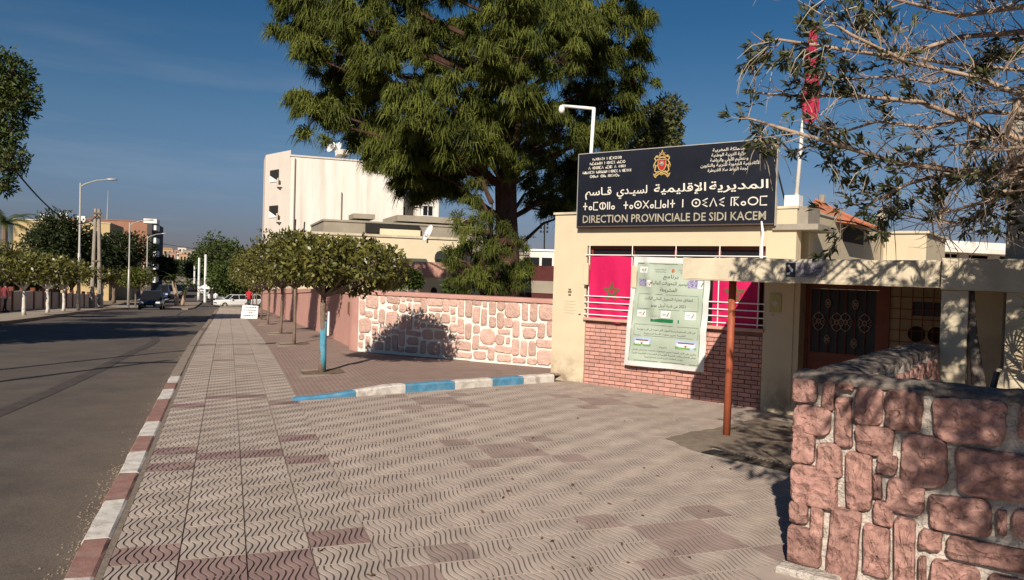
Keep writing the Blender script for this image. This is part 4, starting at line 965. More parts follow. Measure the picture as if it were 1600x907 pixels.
# ------------------------------------------------ banner
TLc,TRc,BRc,BLc=Vector((-5.775,2.10)),Vector((-4.50,2.075)),Vector((-4.545,.385)),Vector((-5.895,.375))
def bp_(x,y):   # x 0..1 left-right, y 0..1 bottom-top
    lo=BLc.lerp(BRc,x); hi=TLc.lerp(TRc,x); p=lo.lerp(hi,y); return p
def bany(x,y):
    c=math.exp(-((x-.18-.35*(1-y))**2)/.004)*.018*(y>.45) 
    return NB-.10-.03*math.sin(math.pi*x)*math.sin(math.pi*y)-.016*math.sin(x*8+y*5)-.010*math.sin(x*19-y*11)-.010*math.sin(y*23+x*6)*(x>.0)-c*1.6
def bf(dep): return lambda x,y:(bp_(x,y).x,bany(x,y)-dep,bp_(x,y).y)
bn_=Thing('banner','pale green printed notice banner with white border tied over the window and brick apron','banner',FB,(-5.2,NB-.1,.38))
m_bw=M('banner_white_vinyl',(.66,.66,.62),.5,.05,5,0,trans=.12); m_bg=M('banner_green_print',(.36,.415,.33),.55,.06,4,0)
mb=MB(); mb.grid(lambda u,v:bf(0)(u,v),40,50); bn_.part('sheet',mb,m_bw,smooth=True)
mb=MB(); mb.grid(lambda u,v:bf(.0015)(.055+.88*u,.045+.905*v),40,50); bn_.part('printed_field',mb,m_bg,smooth=True)
m_ink=M('banner_ink',(.03,.04,.03),.7,.1,9); F2=bf(.0035)
for s,a,b,y,h in (('برنامج',.43,.62,.815,.026),('تيسير للتحويلات المالية',.28,.74,.755,.028),('المشروطة',.40,.62,.695,.027),('انطلاق عملية التحويل المالي الثالث',.20,.82,.615,.022),('2021 عن فترة أبريل يونيو',.30,.74,.555,.022),
    ('على الأسر المستفيدة بمرحلة التحويل الأول التوجه إلى أقرب مؤسسة',.14,.88,.335,.014),('التعليمية لتحيين معطيات الأسرة المستفيدة',.24,.76,.30,.014),('تنبيه',.44,.54,.185,.012),('يتعين على الأسر المعنية تحيين المعطيات الخاصة بها داخل الآجال',.10,.90,.145,.012),('يمكن الاتصال بمكاتب المديرية الإقليمية أو المؤسسات التعليمية القريبة',.10,.90,.115,.012),('لمزيد من المعلومات المرجو الاتصال بالمصالح المعنية',.26,.74,.085,.012)):
    bn_.part('lettering',fit_text(s,a,b,y,h,F2,.006,True,asc=.6),m_ink)
mb=MB()
def rrect(x0,x1,y0,y1): 
    P=[]
    for a,b in (((x0,y0),(x1,y0)),((x1,y0),(x1,y1)),((x1,y1),(x0,y1)),((x0,y1),(x0,y0))):
        for k in range(10): P.append((a[0]+(b[0]-a[0])*k/10,a[1]+(b[1]-a[1])*k/10))
    return P
for q in ((.12,.88,.53,.665),(.10,.91,.285,.385)): mb.ribbon(rrect(*q),.004,F2,closed=True)
mb.ribbon(rrect(.062,.928,.055,.94),.006,F2,closed=True)
bn_.part('box_outline',mb,M('banner_line',(.12,.16,.11),.7,.1,9))
def patch(x0,x1,y0,y1,mat,name,dep=.004,n=4):
    mb=MB(); mb.grid(lambda u,v:bf(dep)(x0+(x1-x0)*u,y0+(y1-y0)*v),n,n); return bn_.part(name,mb,mat)
m_bw2=M('banner_logo_white',(.72,.72,.70),.5,.03,5); m_pur=M('banner_purple',(.10,.06,.17),.6,.5,40,col2=(.3,.28,.4)); m_grn=M('banner_dark_green',(.01,.16,.05),.6,.1,9)
for x0,x1,y0,y1 in ((.10,.22,.855,.91),(.12,.23,.455,.515),(.44,.56,.455,.52),(.745,.86,.455,.52),(.22,.28,.73,.79),(.86,.92,.735,.80)):
    pp=patch(x0,x1,y0,y1,m_bw2,'logo_panel')
    mb=MB(); xm=x0+(x1-x0)*.62; mb.ribbon([(xm,y0+.012),(xm+.012,(y0+y1)/2),(xm+.025,y1-.012)],.012,bf(.0055)); mb.ribbon([(x0+.015,(y0+y1)/2+.004),(xm-.01,(y0+y1)/2+.004)],.006,bf(.0055)); mb.ribbon([(x0+.02,(y0+y1)/2-.01),(xm-.012,(y0+y1)/2-.01)],.004,bf(.0055)); bn_.part('logo_mark',mb,M('logo_olive',(.16,.14,.04),.6,.3,30),parent=pp)
patch(.10,.21,.735,.80,m_pur,'photo_panel'); patch(.74,.86,.735,.81,m_pur,'photo_panel')
patch(.30,.68,.415,.447,m_grn,'green_bar')
for x0,x1 in ((.11,.33),(.64,.90)):
    pp=patch(x0,x1,.185,.265,M('picture_sky',(.35,.45,.62),.6,.1,9),'school_picture')
    mb=MB(); mb.grid(lambda u,v:bf(.0055)(x0+(x1-x0)*u,.188+.022*v),3,1); bn_.part('picture_lawn',mb,M('picture_green',(.16,.30,.08),.6,.2,20),parent=pp)
    mb=MB(); mb.grid(lambda u,v:bf(.006)(x0+.02+(x1-x0-.04)*u,.205+.035*v),3,1); bn_.part('picture_house',mb,m_bw2,parent=pp)
    mb=MB(); mb.grid(lambda u,v:bf(.007)(x0+.03+(x1-x0-.06)*u,.236+.012*v),3,1); mb.grid(lambda u,v:bf(.007)(x0+(x1-x0)*(.45+.1*u),.207+.016*v),1,1); bn_.part('picture_roof',mb,M('picture_dark',(.22,.05,.07),.6,.3,40),parent=pp)
mb=MB(); mb.disc((0,0,0),1); 
mb=MB(); mb.add([bf(.004)(.545+.02*math.cos(k*.6283),.882+.018*math.sin(k*.6283)) for k in range(10)],[tuple(range(10))]); bn_.part('crest_print',mb,M('crest_print_red',(.4,.12,.03),.6,.2,30))
for s,a,b,y,h in (('المملكة المغربية',.31,.45,.885,.010),('وزارة التربية الوطنية',.32,.45,.865,.010),('المديرية الإقليمية',.62,.80,.885,.010),('سيدي قاسم',.64,.78,.865,.010)): bn_.part('lettering',fit_text(s,a,b,y,h,F2,.006,True,asc=.6),m_ink)
mb=MB()
for x,y,dx in ((0,1,-.1),(1,1,.06),(0,.0,-.03),(1,0,.02)):
    p=bf(0)(x,y); mb.tube([p,(p[0]+dx,NB-.03,p[2]+(.03 if y else -.04))],.004,4)
bn_.part('tie_cord',mb,m_white)
# ------------------------------------------------ concrete pad and drain
pad=MB(); pc=[gnd(u,v,-.02) for u,v in ((1040,687),(1075,676),(1112,668),(1188,646),(1250,655),(1290,700),(1300,780),(1250,748),(1180,733),(1087,708))]
PAD=[(p.x,p.y,drop(p.x,p.y)+.006) for p in pc]
c_=Vector((sum(p[0] for p in PAD)/10,sum(p[1] for p in PAD)/10,0)); c_.z=drop(c_.x,c_.y)+.014
r_=random.Random(4); ring=[]
for i in range(10):
    a,b=Vector(PAD[i]),Vector(PAD[(i+1)%10])
    for k in range(6):
        q=a.lerp(b,k/6)+Vector((r_.uniform(-.02,.02),r_.uniform(-.02,.02),0)); q.z=drop(q.x,q.y)+.004; ring.append(q)
n=len(ring); V=list(ring)+[c_.lerp(q,.93)+Vector((0,0,.008+r_.uniform(-.002,.003))) for q in ring]+[c_.lerp(q,.5)+Vector((0,0,.004+r_.uniform(-.002,.002))) for q in ring]+[c_]
for q in V[n:2*n]: q.z=drop(q.x,q.y)+.014+r_.uniform(-.002,.002)
for q in V[2*n:3*n]: q.z=drop(q.x,q.y)+.014+r_.uniform(-.002,.002)
F=[(l*n+k,l*n+(k+1)%n,(l+1)*n+(k+1)%n,(l+1)*n+k) for l in (0,1) for k in range(n)]+[(2*n+k,2*n+(k+1)%n,3*n) for k in range(n)]
pad.add(V,F); single('concrete_patch',pad,M('rough_concrete_patch',(.235,.185,.14),.95,.2,10,1,60,big=.6,bigsc=3,bigcol=(.15,.115,.085),bd=.015),None,None,FW,(0,0,0),kind='structure',smooth=True)
d1=gnd(1092,712,-.02); d2=gnd(1262,752,-.02); dd=(d2-d1); dd.z=0; Ld=dd.length; dd.normalize(); dn_=Vector((-dd.y,dd.x,0)); FD=Frame(math.atan2(dd.y,dd.x)); dl=FD.l(d1); zd=drop(d1.x,d1.y)+.018
dg=Thing('drain_grate','dark slotted drain channel set in the concrete before the entrance','drain',FD,(dl.x,dl.y,zd))
mb=MB(); mb.box(dl.x,dl.x+Ld+.5,dl.y-.02,dl.y+.26,zd-.012,zd-.004); dg.part('channel',mb,m_dark)
mb=MB(); mb.box(dl.x-.02,dl.x+Ld+.5,dl.y-.035,dl.y-.02,zd-.015,zd+.004); mb.box(dl.x-.02,dl.x+Ld+.5,dl.y+.26,dl.y+.275,zd-.015,zd+.004); dg.part('frame',mb,m_conc)
sm=MB(); sm.box(-.010,.010,0,.28,-.006,.006); sme=mesh('slat',sm,M('rusty_grate_steel',(.10,.08,.065),.8,.3,30))
x=dl.x+.18
while x<dl.x+Ld+.5: dg.inst('slat',sme,(x,dl.y-.02,zd)); x+=.046
# ------------------------------------------------ foliage tools
def norm(a): return a/np.maximum(np.linalg.norm(a,axis=1,keepdims=True),1e-9)
def leafquads(P,D,L,Wd):
    """diamond leaves: base P, direction D, length L, width Wd (arrays)"""
    n=len(P); D=norm(D); Nn=norm(NR.normal(size=(n,3))+np.array([0,0,.8])); S=norm(np.cross(D,Nn)); U=np.cross(S,D)
    L=np.broadcast_to(np.asarray(L),(n,))[:,None]; Wd=np.broadcast_to(np.asarray(Wd),(n,))[:,None]
    mid=P+D*L*.5+U*L*.08; V=np.stack([P,mid+S*Wd*.5,P+D*L-U*L*.10,mid-S*Wd*.5],1).reshape(-1,3)
    return V,np.arange(4*n).reshape(n,4)
def blobpts(blobs,n,shell=.62):
    """random points in ellipsoids (x,y,z,rx,ry,rz)"""
    B=np.array(blobs,float); w=B[:,3]*B[:,4]+B[:,4]*B[:,5]; w/=w.sum(); idx=NR.choice(len(B),n,p=w)
    d=norm(NR.normal(size=(n,3))); r=np.where(NR.random(n)<.75,NR.uniform(shell,1.02,n),NR.uniform(.2,1,n))
    lump=1+.16*np.sin(d[:,0]*5+idx)*np.sin(d[:,1]*6+idx*2)+.10*np.sin(d[:,2]*9+idx)
    return B[idx,:3]+d*B[idx,3:]*(r*lump)[:,None],d
def tree(name,label,cat,base,trunk,blobs,n,L,Wd,mat,bark=None,group=None,frame=FW,limbs=True,droop=0,trunkmat_extra=None,lean=(0,0)):
    """trunk=(height to fork, radius); base & blobs in frame coords"""
    base=Vector(base); T=Thing(name,label,cat,frame,tuple(base),group=group)
    P,d=blobpts(blobs,n); D=d*.7+NR.normal(size=(n,3))*.6+np.array([0,0,-droop+.05])
    V,F=leafquads(P,D,L*NR.uniform(.7,1.25,n),Wd*NR.uniform(.7,1.2,n))
    T.part('crown',mesh_np('crown',V,F,mat,tuple(base)),None)
    mb=MB(); h,r=trunk; rr=random.Random(int(abs(base.x*91+base.y*37))); 
    pts=[base+Vector((lean[0]*a+rr.uniform(-.25,.25)*r,lean[1]*a+rr.uniform(-.25,.25)*r,-.05+(h+.05)*a)) for a in (0,.2,.4,.6,.8,1)]
    mb.tube(pts,[r*1.25,r*1.02,r*.97,r*.93,r*.9,r*.85],8)
    T.part('trunk',mb,bark or m_bark2,smooth=True)
    if limbs:
        mb=MB(); top=pts[-1]
        for b in blobs[:14]:
            c=Vector(b[:3]); m_=top.lerp(c,.5)+Vector((0,0,-.08*(c-top).length)); mb.tube([top-Vector((0,0,r)),m_,c,c+Vector((rr.uniform(-.5,.5)*b[3],rr.uniform(-.5,.5)*b[4],b[5]*.5))],[r*.6,r*.42,r*.25,r*.08],6)
            for q in range(3):
                e=c+Vector((rr.uniform(-.8,.8)*b[3],rr.uniform(-.8,.8)*b[4],rr.uniform(-.6,.8)*b[5])); mb.tube([m_.lerp(c,.6),c.lerp(e,.5),e],[r*.25,r*.14,r*.04],5)
        T.part('limb',mb,bark or m_bark2,smooth=True)
    return T
# ------------------------------------------------ orange trees on the terrace
m_blue=M('blue_lime_paint',(.06,.26,.36),.85,.25,14,.5,40,big=.35,bigsc=9,bigcol=(.30,.36,.34))
def orange(t,d,n,r,label,hclear,htop,seed):
    rr=random.Random(seed); b=Vector((d,t,ZT(d,t))); bl=[]; b0=b; dd_,tt2=d,t; d+=(.24 if seed==1 else rr.uniform(-.15,.15)); t+=rr.uniform(-.15,.1)
    for k in range(15):
        a=2*math.pi*k/15+rr.uniform(-.3,.3); q=r*rr.uniform(.30,.82); bl.append((d+q*math.cos(a),t+q*math.sin(a),b.z+(hclear+.10+htop)/2+rr.uniform(-.24,.16),r*rr.uniform(.20,.36),r*rr.uniform(.20,.36),(htop-hclear)*rr.uniform(.20,.42)))
    for k in range(3): bl.append((d+rr.uniform(-.3,.3),t+rr.uniform(-.3,.3),b.z+htop-.42+rr.uniform(-.06,.16),r*.5,r*.5,.36))
    d,t=dd_,tt2
    T=tree('orange_tree',label,'tree',b,(hclear,.052 if seed==1 else .036),bl,n,.105,.05,m_orange,group='clipped orange trees on the terrace',frame=FS)
    # soil pit with broken edge
    tw=b
    P=MB(); s=.33; P.add([(d-s,t-s,ZT(d-s,t-s)+.006),(d+s,t-s,ZT(d+s,t-s)+.006),(d+s,t+s,ZT(d+s,t+s)+.006),(d-s,t+s,ZT(d-s,t+s)+.006)],[(0,1,2,3)])
    tp_=Thing('tree_pit',None,None,FS,(d,t,b.z),kind='structure'); tp_.part('soil',P,m_soil)
    for a0,a1,b0,b1 in ((-s-.05,s+.05,-s-.05,-s),(-s-.05,s+.05,s,s+.05),(-s-.05,-s,-s,s),(s,s+.05,-s,s)):
        q=MB(); q.box(d+a0,d+a1,t+b0,t+b1,b.z-.06,ZT(d,t)+.016); tp_.part('edging',q,m_kconc)
    return T
OT=[(13.06,1.50,9000,1.18,'nearest orange tree, its trunk limed bright blue, beside the blue and white kerb',1.33,2.24,1),
(18.9,1.5,7000,1.15,'second orange tree along the terrace with a thin pale-stained trunk',1.35,2.65,2),
(23.6,1.5,7500,1.2,'third orange tree along the terrace, slim brown trunk close to the second',1.35,2.7,3),
(31.5,1.5,6500,1.5,'fourth orange tree, right of the small white board, pale lower trunk',1.35,2.9,4),
(38,1.5,5000,1.6,'fifth orange tree, just behind the small white board',1.35,3.0,5),
(45,1.5,4200,1.6,'sixth orange tree, leftmost crown end of the clipped row',1.35,3.1,6),
(52,1.5,3500,1.6,'farthest orange tree of the clipped row at the pavement end',1.35,3.1,7)]
for i,(t,d,n,r,lb,hc,ht,sd_) in enumerate(OT):
    T=orange(t,d,n,r,lb,hc,ht,sd_)
    if i==0:
        b=Vector((d,t,ZT(d,t))); mb=MB()
        mb.tube([b+Vector((0,0,-.02)),b+Vector((.01,0,.3)),b+Vector((0.005,0,.62)),b+Vector((.01,0,.86))],[.064,.055,.054,.053],10); T.part('painted_trunk',mb,m_blue,smooth=True,label='bright blue limed lower trunk')
        mb=MB(); mb.tube([b+Vector((.01,0,.88)),b+Vector((.0,0,.95)),b+Vector((.012,0,1.0))],[.046,.043,.045],8); mb.tube([b+Vector((.08,-.02,.62)),b+Vector((.085,-.02,1.02))],[.02,.018],6); T.part('white_wrapping',mb,m_white)
# ------------------------------------------------ big pine
m_ctr=[]
def pine(name,label,base_uv,Y,blobs,trunkpath,tuftR,nn,matg,dead=(),group=None,nlen=.42,dens=1.0,wd=.02,trunkr=(.42,.34)):
    base=at(*base_uv,Y); base.z=G(FS.l(base).y); T=Thing(name,label,'tree',FW,tuple(base),group=group)
    B=[]
    for u,v,r,dz in blobs:
        c=at(u,v,Y+dz); B.append((c,r/1200*(Y+dz)))
    Vs=[];Vd=[]
    trunk=[Vector(p) for p in trunkpath]
    br=MB()
    for bi,(c,r) in enumerate(B):
        # branch from the trunk
        z0=max(trunk[0].z,min(trunk[-1].z,c.z-.35*math.hypot(c.x-base.x,c.y-base.y)-.2)); k=0
        tp_=min(trunk,key=lambda q:abs(q.z-z0)); m_=tp_.lerp(c,.55)+Vector((0,0,.25)); br.tube([tp_,tp_.lerp(c,.3)+Vector((0,0,.1)),m_,c],[.075,.06,.045,.02],5)
        nt_=int(dens*(r/tuftR)**2*2.6)+4
        for q in range(nt_):
            d=Vector((rnd.gauss(0,1),rnd.gauss(0,1),rnd.gauss(0,1)+.25)).normalized(); f=rnd.uniform(.45,1.0); p=c+Vector((d.x*r,d.y*r,d.z*r*.8))*f
            br.tube([c.lerp(p,.1),c.lerp(p,.6)+Vector((0,0,.06)),p],[.022,.014,.007],3,cap=False)
            dd=d; n=int(nn*rnd.uniform(.7,1.2)); s=tuftR*rnd.uniform(.7,1.2)
            # shoots: a few axes; needles hang like umbrellas
            th=NR.uniform(0,2*math.pi,n); el=NR.uniform(-.25,1.25,n)
            D1=np.stack([np.cos(th)*np.cos(el),np.sin(th)*np.cos(el),np.sin(el)],1)*.85+np.array([dd.x,dd.y,.1])*.45; D1=norm(D1)
            P=np.array(p)+NR.normal(size=(n,3))*.05*s/.4
            L=s*NR.uniform(.55,1.0,n)[:,None]
            M1=P+D1*L*.5; D2=norm(D1*.55+np.array([0,0,-1.0])); M2=M1+D2*L*.62
            S=norm(np.cross(D1,NR.normal(size=(n,3))))*wd*.5
            V=np.stack([P-S*.6,P+S*.6,M1+S,M1-S,M2+S*.25,M2-S*.25],1).reshape(-1,3)
            (Vd if (bi in dead and rnd.random()<.7) else Vs).append(V)
    def emit(Vl,nm,mt):
        if not Vl: return
        V=np.concatenate(Vl); n=len(V)//6; i=np.arange(n)[:,None]*6; F=np.concatenate([i+np.array([0,1,2,3]),i+np.array([3,2,4,5])]); T.part(nm,mesh_np(nm,V,F,mt,tuple(base)),None)
    emit(Vs,'crown',matg); emit(Vd,'dead_needles',m_needle2)
    tm=MB(); K=len(trunk); tm.tube(trunk,[trunkr[0]+(trunkr[1]-trunkr[0])*min(1,k/(K*.5)) if k<K*.5 else trunkr[1]*(1-.8*(k-K*.5)/(K*.5)) for k in range(K)],12)
    T.part('trunk',tm,m_bark,smooth=True); T.part('branch',br,m_bark)
    return T
Yp=24
bx=at(793,300,Yp).x
tp=[Vector((bx+.12*math.sin(k*.9)+k*.012,Yp+.1*math.cos(k),-.6+k*1.0)) for k in range(15)]
PB=[(486,30,48,0),(520,108,52,1),(492,185,38,-1),(545,195,52,1),(556,45,62,-1),(622,25,66,1),(615,115,60,-2),(590,222,38,0),(645,180,55,-3),(690,80,66,2),(700,165,62,-3),(735,225,50,-3),(672,235,45,-1),(622,268,34,1),(655,290,30,2),(690,262,36,2),(612,215,40,2),(760,60,60,1),(775,130,58,3),(760,185,50,-2),(835,30,60,-2),(900,30,60,-1),(968,40,44,0),(872,95,48,-3),(930,105,52,0),(985,85,32,1),(905,160,44,2),(955,165,46,1),(975,205,34,2),(878,205,36,-2),(915,225,44,1),(870,262,32,2),(908,290,42,2),(950,265,36,3),(845,235,30,3),(795,195,42,2),(590,160,45,3),(540,140,45,2),(450,8,25,0),(1003,35,18,0),(480,85,30,-1),(800,150,48,-4),(600,265,32,0),(583,240,30,0),(665,282,38,0),(635,255,42,-1),(698,300,26,0),(700,255,32,1),(770,245,34,-1),(815,262,32,-1.5),(850,330,22,1),(890,335,22,1.5),(840,295,26,1),(745,275,26,1),(720,262,30,2),(640,295,30,1),(668,305,26,1),(885,315,26,1),(610,255,30,0),(990,130,36,1),(450,60,26,0),(470,160,22,0),(765,85,52,-4),(822,92,48,-4),(795,20,50,-4),(575,130,45,-1),(535,60,40,1),(830,185,40,-3),(640,240,40,-1),(715,205,40,1),(655,60,45,-2),(940,215,38,-1),(895,60,45,-2),
 (560,-50,75,0),(660,-90,90,1),(790,-120,110,0),(910,-90,95,-1),(985,-30,55,1),(480,-40,50,1),(720,-40,80,-3),(840,-60,80,3),(780,-260,110,0),(700,-200,90,1),(880,-210,90,0)]
pine('long_needled_pine','huge pine with drooping green needle clusters rising behind the stone garden wall',(793,400),Yp,PB,tp,.55,120,m_needle,dead=(18,14,35),dens=2.15,wd=.03,trunkr=(.36,.34))
tp=[Vector((at(765,430,19).x+.03*math.sin(k),19+.03*math.cos(k),-.3+k*.42)) for k in range(10)]
pine('young_pine','small young pine with sparse hanging needles in front of the great pine trunk',(765,450),19,[(738,318,16,0),(720,350,20,.3),(745,368,26,-.4),(780,372,26,.3),(735,400,30,.2),(772,405,34,-.5),(805,385,20,.3),(722,428,24,0),(755,438,30,-.6),(790,432,30,.2),(815,420,18,.5),(742,285,10,0),(762,345,14,0),(702,405,20,0),(732,442,30,.4),(782,452,30,.2),(815,440,20,0),(758,415,30,.5)],tp,.36,75,m_needle,dens=1.3,wd=.016,trunkr=(.07,.05))
# cypress behind the sign
c=lambda u,v,y,r,k=1.0:(lambda p:(p.x,p.y,p.z,r*y/1200,r*y/1200,r*k*y/1200))(at(u,v,y))
b=at(1030,420,30); b.z=-.6
tree('cypress_tree','bushy olive green cypress with crooked top behind the black sign','tree',b,(5.4,.2),[c(1045,175,30,24),(*c(1040,205,30,26),),c(1025,235,30,34),c(1050,240,30,22),c(1000,210,30,20),c(1015,180,30,18),c(990,240,30,26),c(1005,270,30,34),c(1040,280,30,34),c(960,260,30,26),c(1020,320,30,46),c(985,155,30,10)],16000,.17,.085,m_leafO)
# ------------------------------------------------ narrow-leaved tree, right (trunk beyond the frame, real tree)
SB=Vector((4.75,5.3,-.05))
class Shrub:
    def __init__(s): s.br=MB(); s.P=[];s.D=[];s.L=[];s.W=[]; s.sP=[];s.sD=[];s.sL=[]; s.r=random.Random(21)
    def leafset(s,p,d,n,L,W):
        for _ in range(n):
            r=s.r; s.P.append(p+Vector((r.gauss(0,.012),r.gauss(0,.012),r.gauss(0,.012)))); s.D.append(d*.9+Vector((r.gauss(0,.42),r.gauss(0,.42),r.gauss(0,.36)+.12))); s.L.append(L*r.uniform(.6,1.15)); s.W.append(W*r.uniform(.8,1.2))
    def twig(s,p,d,ln,r0_,depth,leaf=True):
        r=s.r; pts=[p]; q=Vector(p); dd=Vector(d).normalized(); n=5
        for k in range(n):
            dd=(dd+Vector((r.gauss(0,.16),r.gauss(0,.16),r.gauss(0,.13)+.03))).normalized(); q=q+dd*ln/n; pts.append(Vector(q))
        s.br.tube(pts,[r0_*(1-.14*k) for k in range(n+1)],4,cap=False)
        if depth>0:
            for k in range(1,n+1):
                if r.random()<.75:
                    e=(dd+Vector((r.gauss(0,.6),r.gauss(0,.6),r.gauss(0,.5)+.08))).normalized(); s.twig(pts[k],e,ln*r.uniform(.4,.65),r0_*.6,depth-1,leaf)
        if leaf:
            for k in range(3,n+1):
                s.leafset(pts[k],(pts[k]-pts[k-1]).normalized(),2 if k<n else 9,.088,.021)
            if r.random()<.22:
                for _ in range(2):
                    s.sP.append(pts[-1]); s.sD.append((dd*.6+Vector((r.gauss(0,.3),r.gauss(0,.3),-.6)))); s.sL.append(r.uniform(.18,.4))
    def finish(s,T):
        V,F=leafquads(np.array(s.P),np.array(s.D),np.array(s.L),np.array(s.W)); T.part('crown',mesh_np('crown',V,F,m_leafS,tuple(T.org)),None)
        T.part('branch',s.br,m_twig,smooth=True)
        mb=MB()
        for p,d,l in zip(s.sP,s.sD,s.sL):
            d=d.normalized(); m_=p+d*l*.5; e=m_+(d+Vector((0,0,-.7))).normalized()*l*.5; mb.tube([p,m_,e],[.0035,.003,.0012],3,cap=False)
        if mb.v: T.part('dry_strands',mb,m_strand,kind='stuff')
GB=[([(1700,90),(1600,50),(1500,58),(1400,90),(1300,75),(1215,62),(1172,72)],5.6,.024),([(1700,130),(1600,110),(1480,100),(1380,80),(1290,52)],6.0,.022),
([(1720,190),(1600,150),(1520,120),(1420,98),(1330,55),(1275,18)],5.4,.024),([(1700,250),(1600,220),(1540,200),(1440,160),(1340,150),(1235,150),(1178,145)],5.8,.026),
([(1720,290),(1600,270),(1500,268),(1400,254),(1320,230),(1225,202),(1160,182)],5.3,.028),([(1700,290),(1600,278),(1480,272),(1420,287),(1370,312),(1350,326)],5.5,.022),
([(1640,210),(1590,250),(1565,300),(1535,335),(1500,348),(1450,345),(1405,335)],5.7,.018),([(1600,300),(1560,300),(1530,318),(1480,332),(1455,338)],5.2,.014),
([(1720,20),(1600,10),(1500,25),(1400,0),(1330,-30)],5.5,.024),([(1720,-40),(1600,-60),(1500,-40),(1400,-60),(1290,-40)],5.3,.024),([(1700,160),(1620,180),(1540,175),(1450,200),(1370,190),(1290,215),(1240,240)],6.2,.02),
([(1700,60),(1620,80),(1540,90),(1460,130),(1390,120),(1300,125),(1250,118)],6.3,.018),([(1720,220),(1640,225),(1560,235),(1500,225),(1430,235)],5.0,.02),([(1650,120),(1590,160),(1570,220),(1590,280),(1620,330)],5.0,.02)]
S_=Shrub()
ST=Thing('narrow_leaved_tree','spreading tree with pale twigs and narrow leaves hanging in from the upper right','tree',FW,tuple(SB))
hub=SB+Vector((-.1,.1,2.7))
for pts,y,rad in GB:
    n=len(pts); W3=[at(u,v,y+.35*math.sin(i*1.7+y*3)) for i,(u,v) in enumerate(pts)]
    if pts[0][0]>1630: W3=[hub.lerp(W3[0],0),hub.lerp(W3[0],.5)+Vector((0,0,-.05))]+W3
    S_.br.tube(W3,[rad*(1.3-1.0*i/(len(W3)-1)) for i in range(len(W3))],6)
    for i in range(1,len(W3)):
        a,b=W3[i-1],W3[i]; seg=(b-a); L_=seg.length; m_=int(L_/(.05 if b.x>2.7 else .085))
        if a.x>4.6 and b.x>4.6: m_=int(m_*.5)
        for k in range(m_):
            p=a.lerp(b,(k+rnd.random())/max(1,m_)); d=(seg.normalized()*.8+Vector((rnd.gauss(0,.5),rnd.gauss(0,.6),rnd.gauss(0,.55)+.05))).normalized()
            bare=rnd.random()<(.86 if p.x>2.7 else .25)
            S_.twig(p,d,rnd.uniform(.16,.42) if bare else rnd.uniform(.13,.34),.0055,1 if rnd.random()<(.8 if bare else .45) else 0,not bare)
    S_.leafset(W3[-1],(W3[-1]-W3[-2]).normalized(),10,.11,.02)
tm=MB(); tm.tube([SB+Vector((0,0,-.2)),SB+Vector((.05,0,.8)),SB+Vector((-.05,.05,1.8)),hub],[.17,.14,.12,.10],10); ST.part('trunk',tm,m_bark2,smooth=True)
# limbs reaching back over the pavement, above the picture
def overcrown(S,hub,ends,seed,tw=.12):
    r=random.Random(seed)
    for e in ends:
        e=Vector(e); m_=hub.lerp(e,.5)+Vector((0,0,.25)); pts=[hub,hub.lerp(m_,.5)+Vector((0,0,.1)),m_,m_.lerp(e,.5)+Vector((0,0,.03)),e]; S.br.tube(pts,[.05,.04,.03,.018,.006],5)
        for i in range(2,5):
            a,b=pts[i-1],pts[i]; n=int((b-a).length/tw)
            for k in range(n):
                p=a.lerp(b,(k+r.random())/n); S.twig(p,Vector((r.gauss(0,1),r.gauss(0,1),r.gauss(0,.35))),r.uniform(.3,.6),.008,1,True)
overcrown(S_,hub,[(1.35,2.7,4.3),(1.7,2.0,3.9),(2.9,2.4,4.2),(3.9,4.4,4.6),(2.4,4.6,4.9),(4.6,3.6,4.6),(5.2,6.6,4.4),(5.6,5.0,4.9),(3.4,6.2,5.0)],5)
P,d=blobpts([(.95,1.9,3.7,.45,.6,.3),(1.5,2.6,3.9,.5,.5,.3),(1.35,1.2,3.5,.5,.5,.3),(1.9,1.9,3.8,.5,.6,.3)],1500)
for p,q in zip(P,d): S_.P.append(Vector(p)); S_.D.append(Vector(q)); S_.L.append(.16); S_.W.append(.04)
S_.finish(ST)
S2=Shrub(); S2.r=random.Random(99); SB2=Vector((3.6,-.9,0)); T2=Thing('overhanging_tree','narrow leaved tree standing just behind the viewpoint on the right, shading the near stone wall','tree',FW,tuple(SB2))
tm=MB(); tm.tube([SB2+Vector((0,0,-.2)),SB2+Vector((.05,0,1)),SB2+Vector((0,.05,2.2))],[.14,.12,.10],10); T2.part('trunk',tm,m_bark2,smooth=True)
overcrown(S2,SB2+Vector((0,0,2.2)),[(1.25,-.2,3.5),(1.2,.5,3.5),(1.6,-.6,3.2),(2.0,.9,3.3),(2.2,0.2,3.6),(2.8,.8,3.7),(2.4,-1.2,3.4),(3.2,.3,3.2),(3.9,.2,3.6),(1.5,0.1,3.9),(3.3,-1.6,3.8),(4.6,-.6,3.6)],9,.055)
for _ in range(1):
    P,d=blobpts([(1.75,.0,3.4,.55,.8,.35),(2.4,.5,3.5,.7,.7,.4),(2.9,-.3,3.4,.9,.8,.4),(3.7,.2,3.5,.8,.8,.4),(2.2,-.6,3.3,.7,.6,.35),(2.9,.9,3.6,.7,.6,.35)],5200)
    for p,q in zip(P,d): S2.P.append(Vector(p)); S2.D.append(Vector(q)); S2.L.append(.13); S2.W.append(.035)
S2.finish(T2)
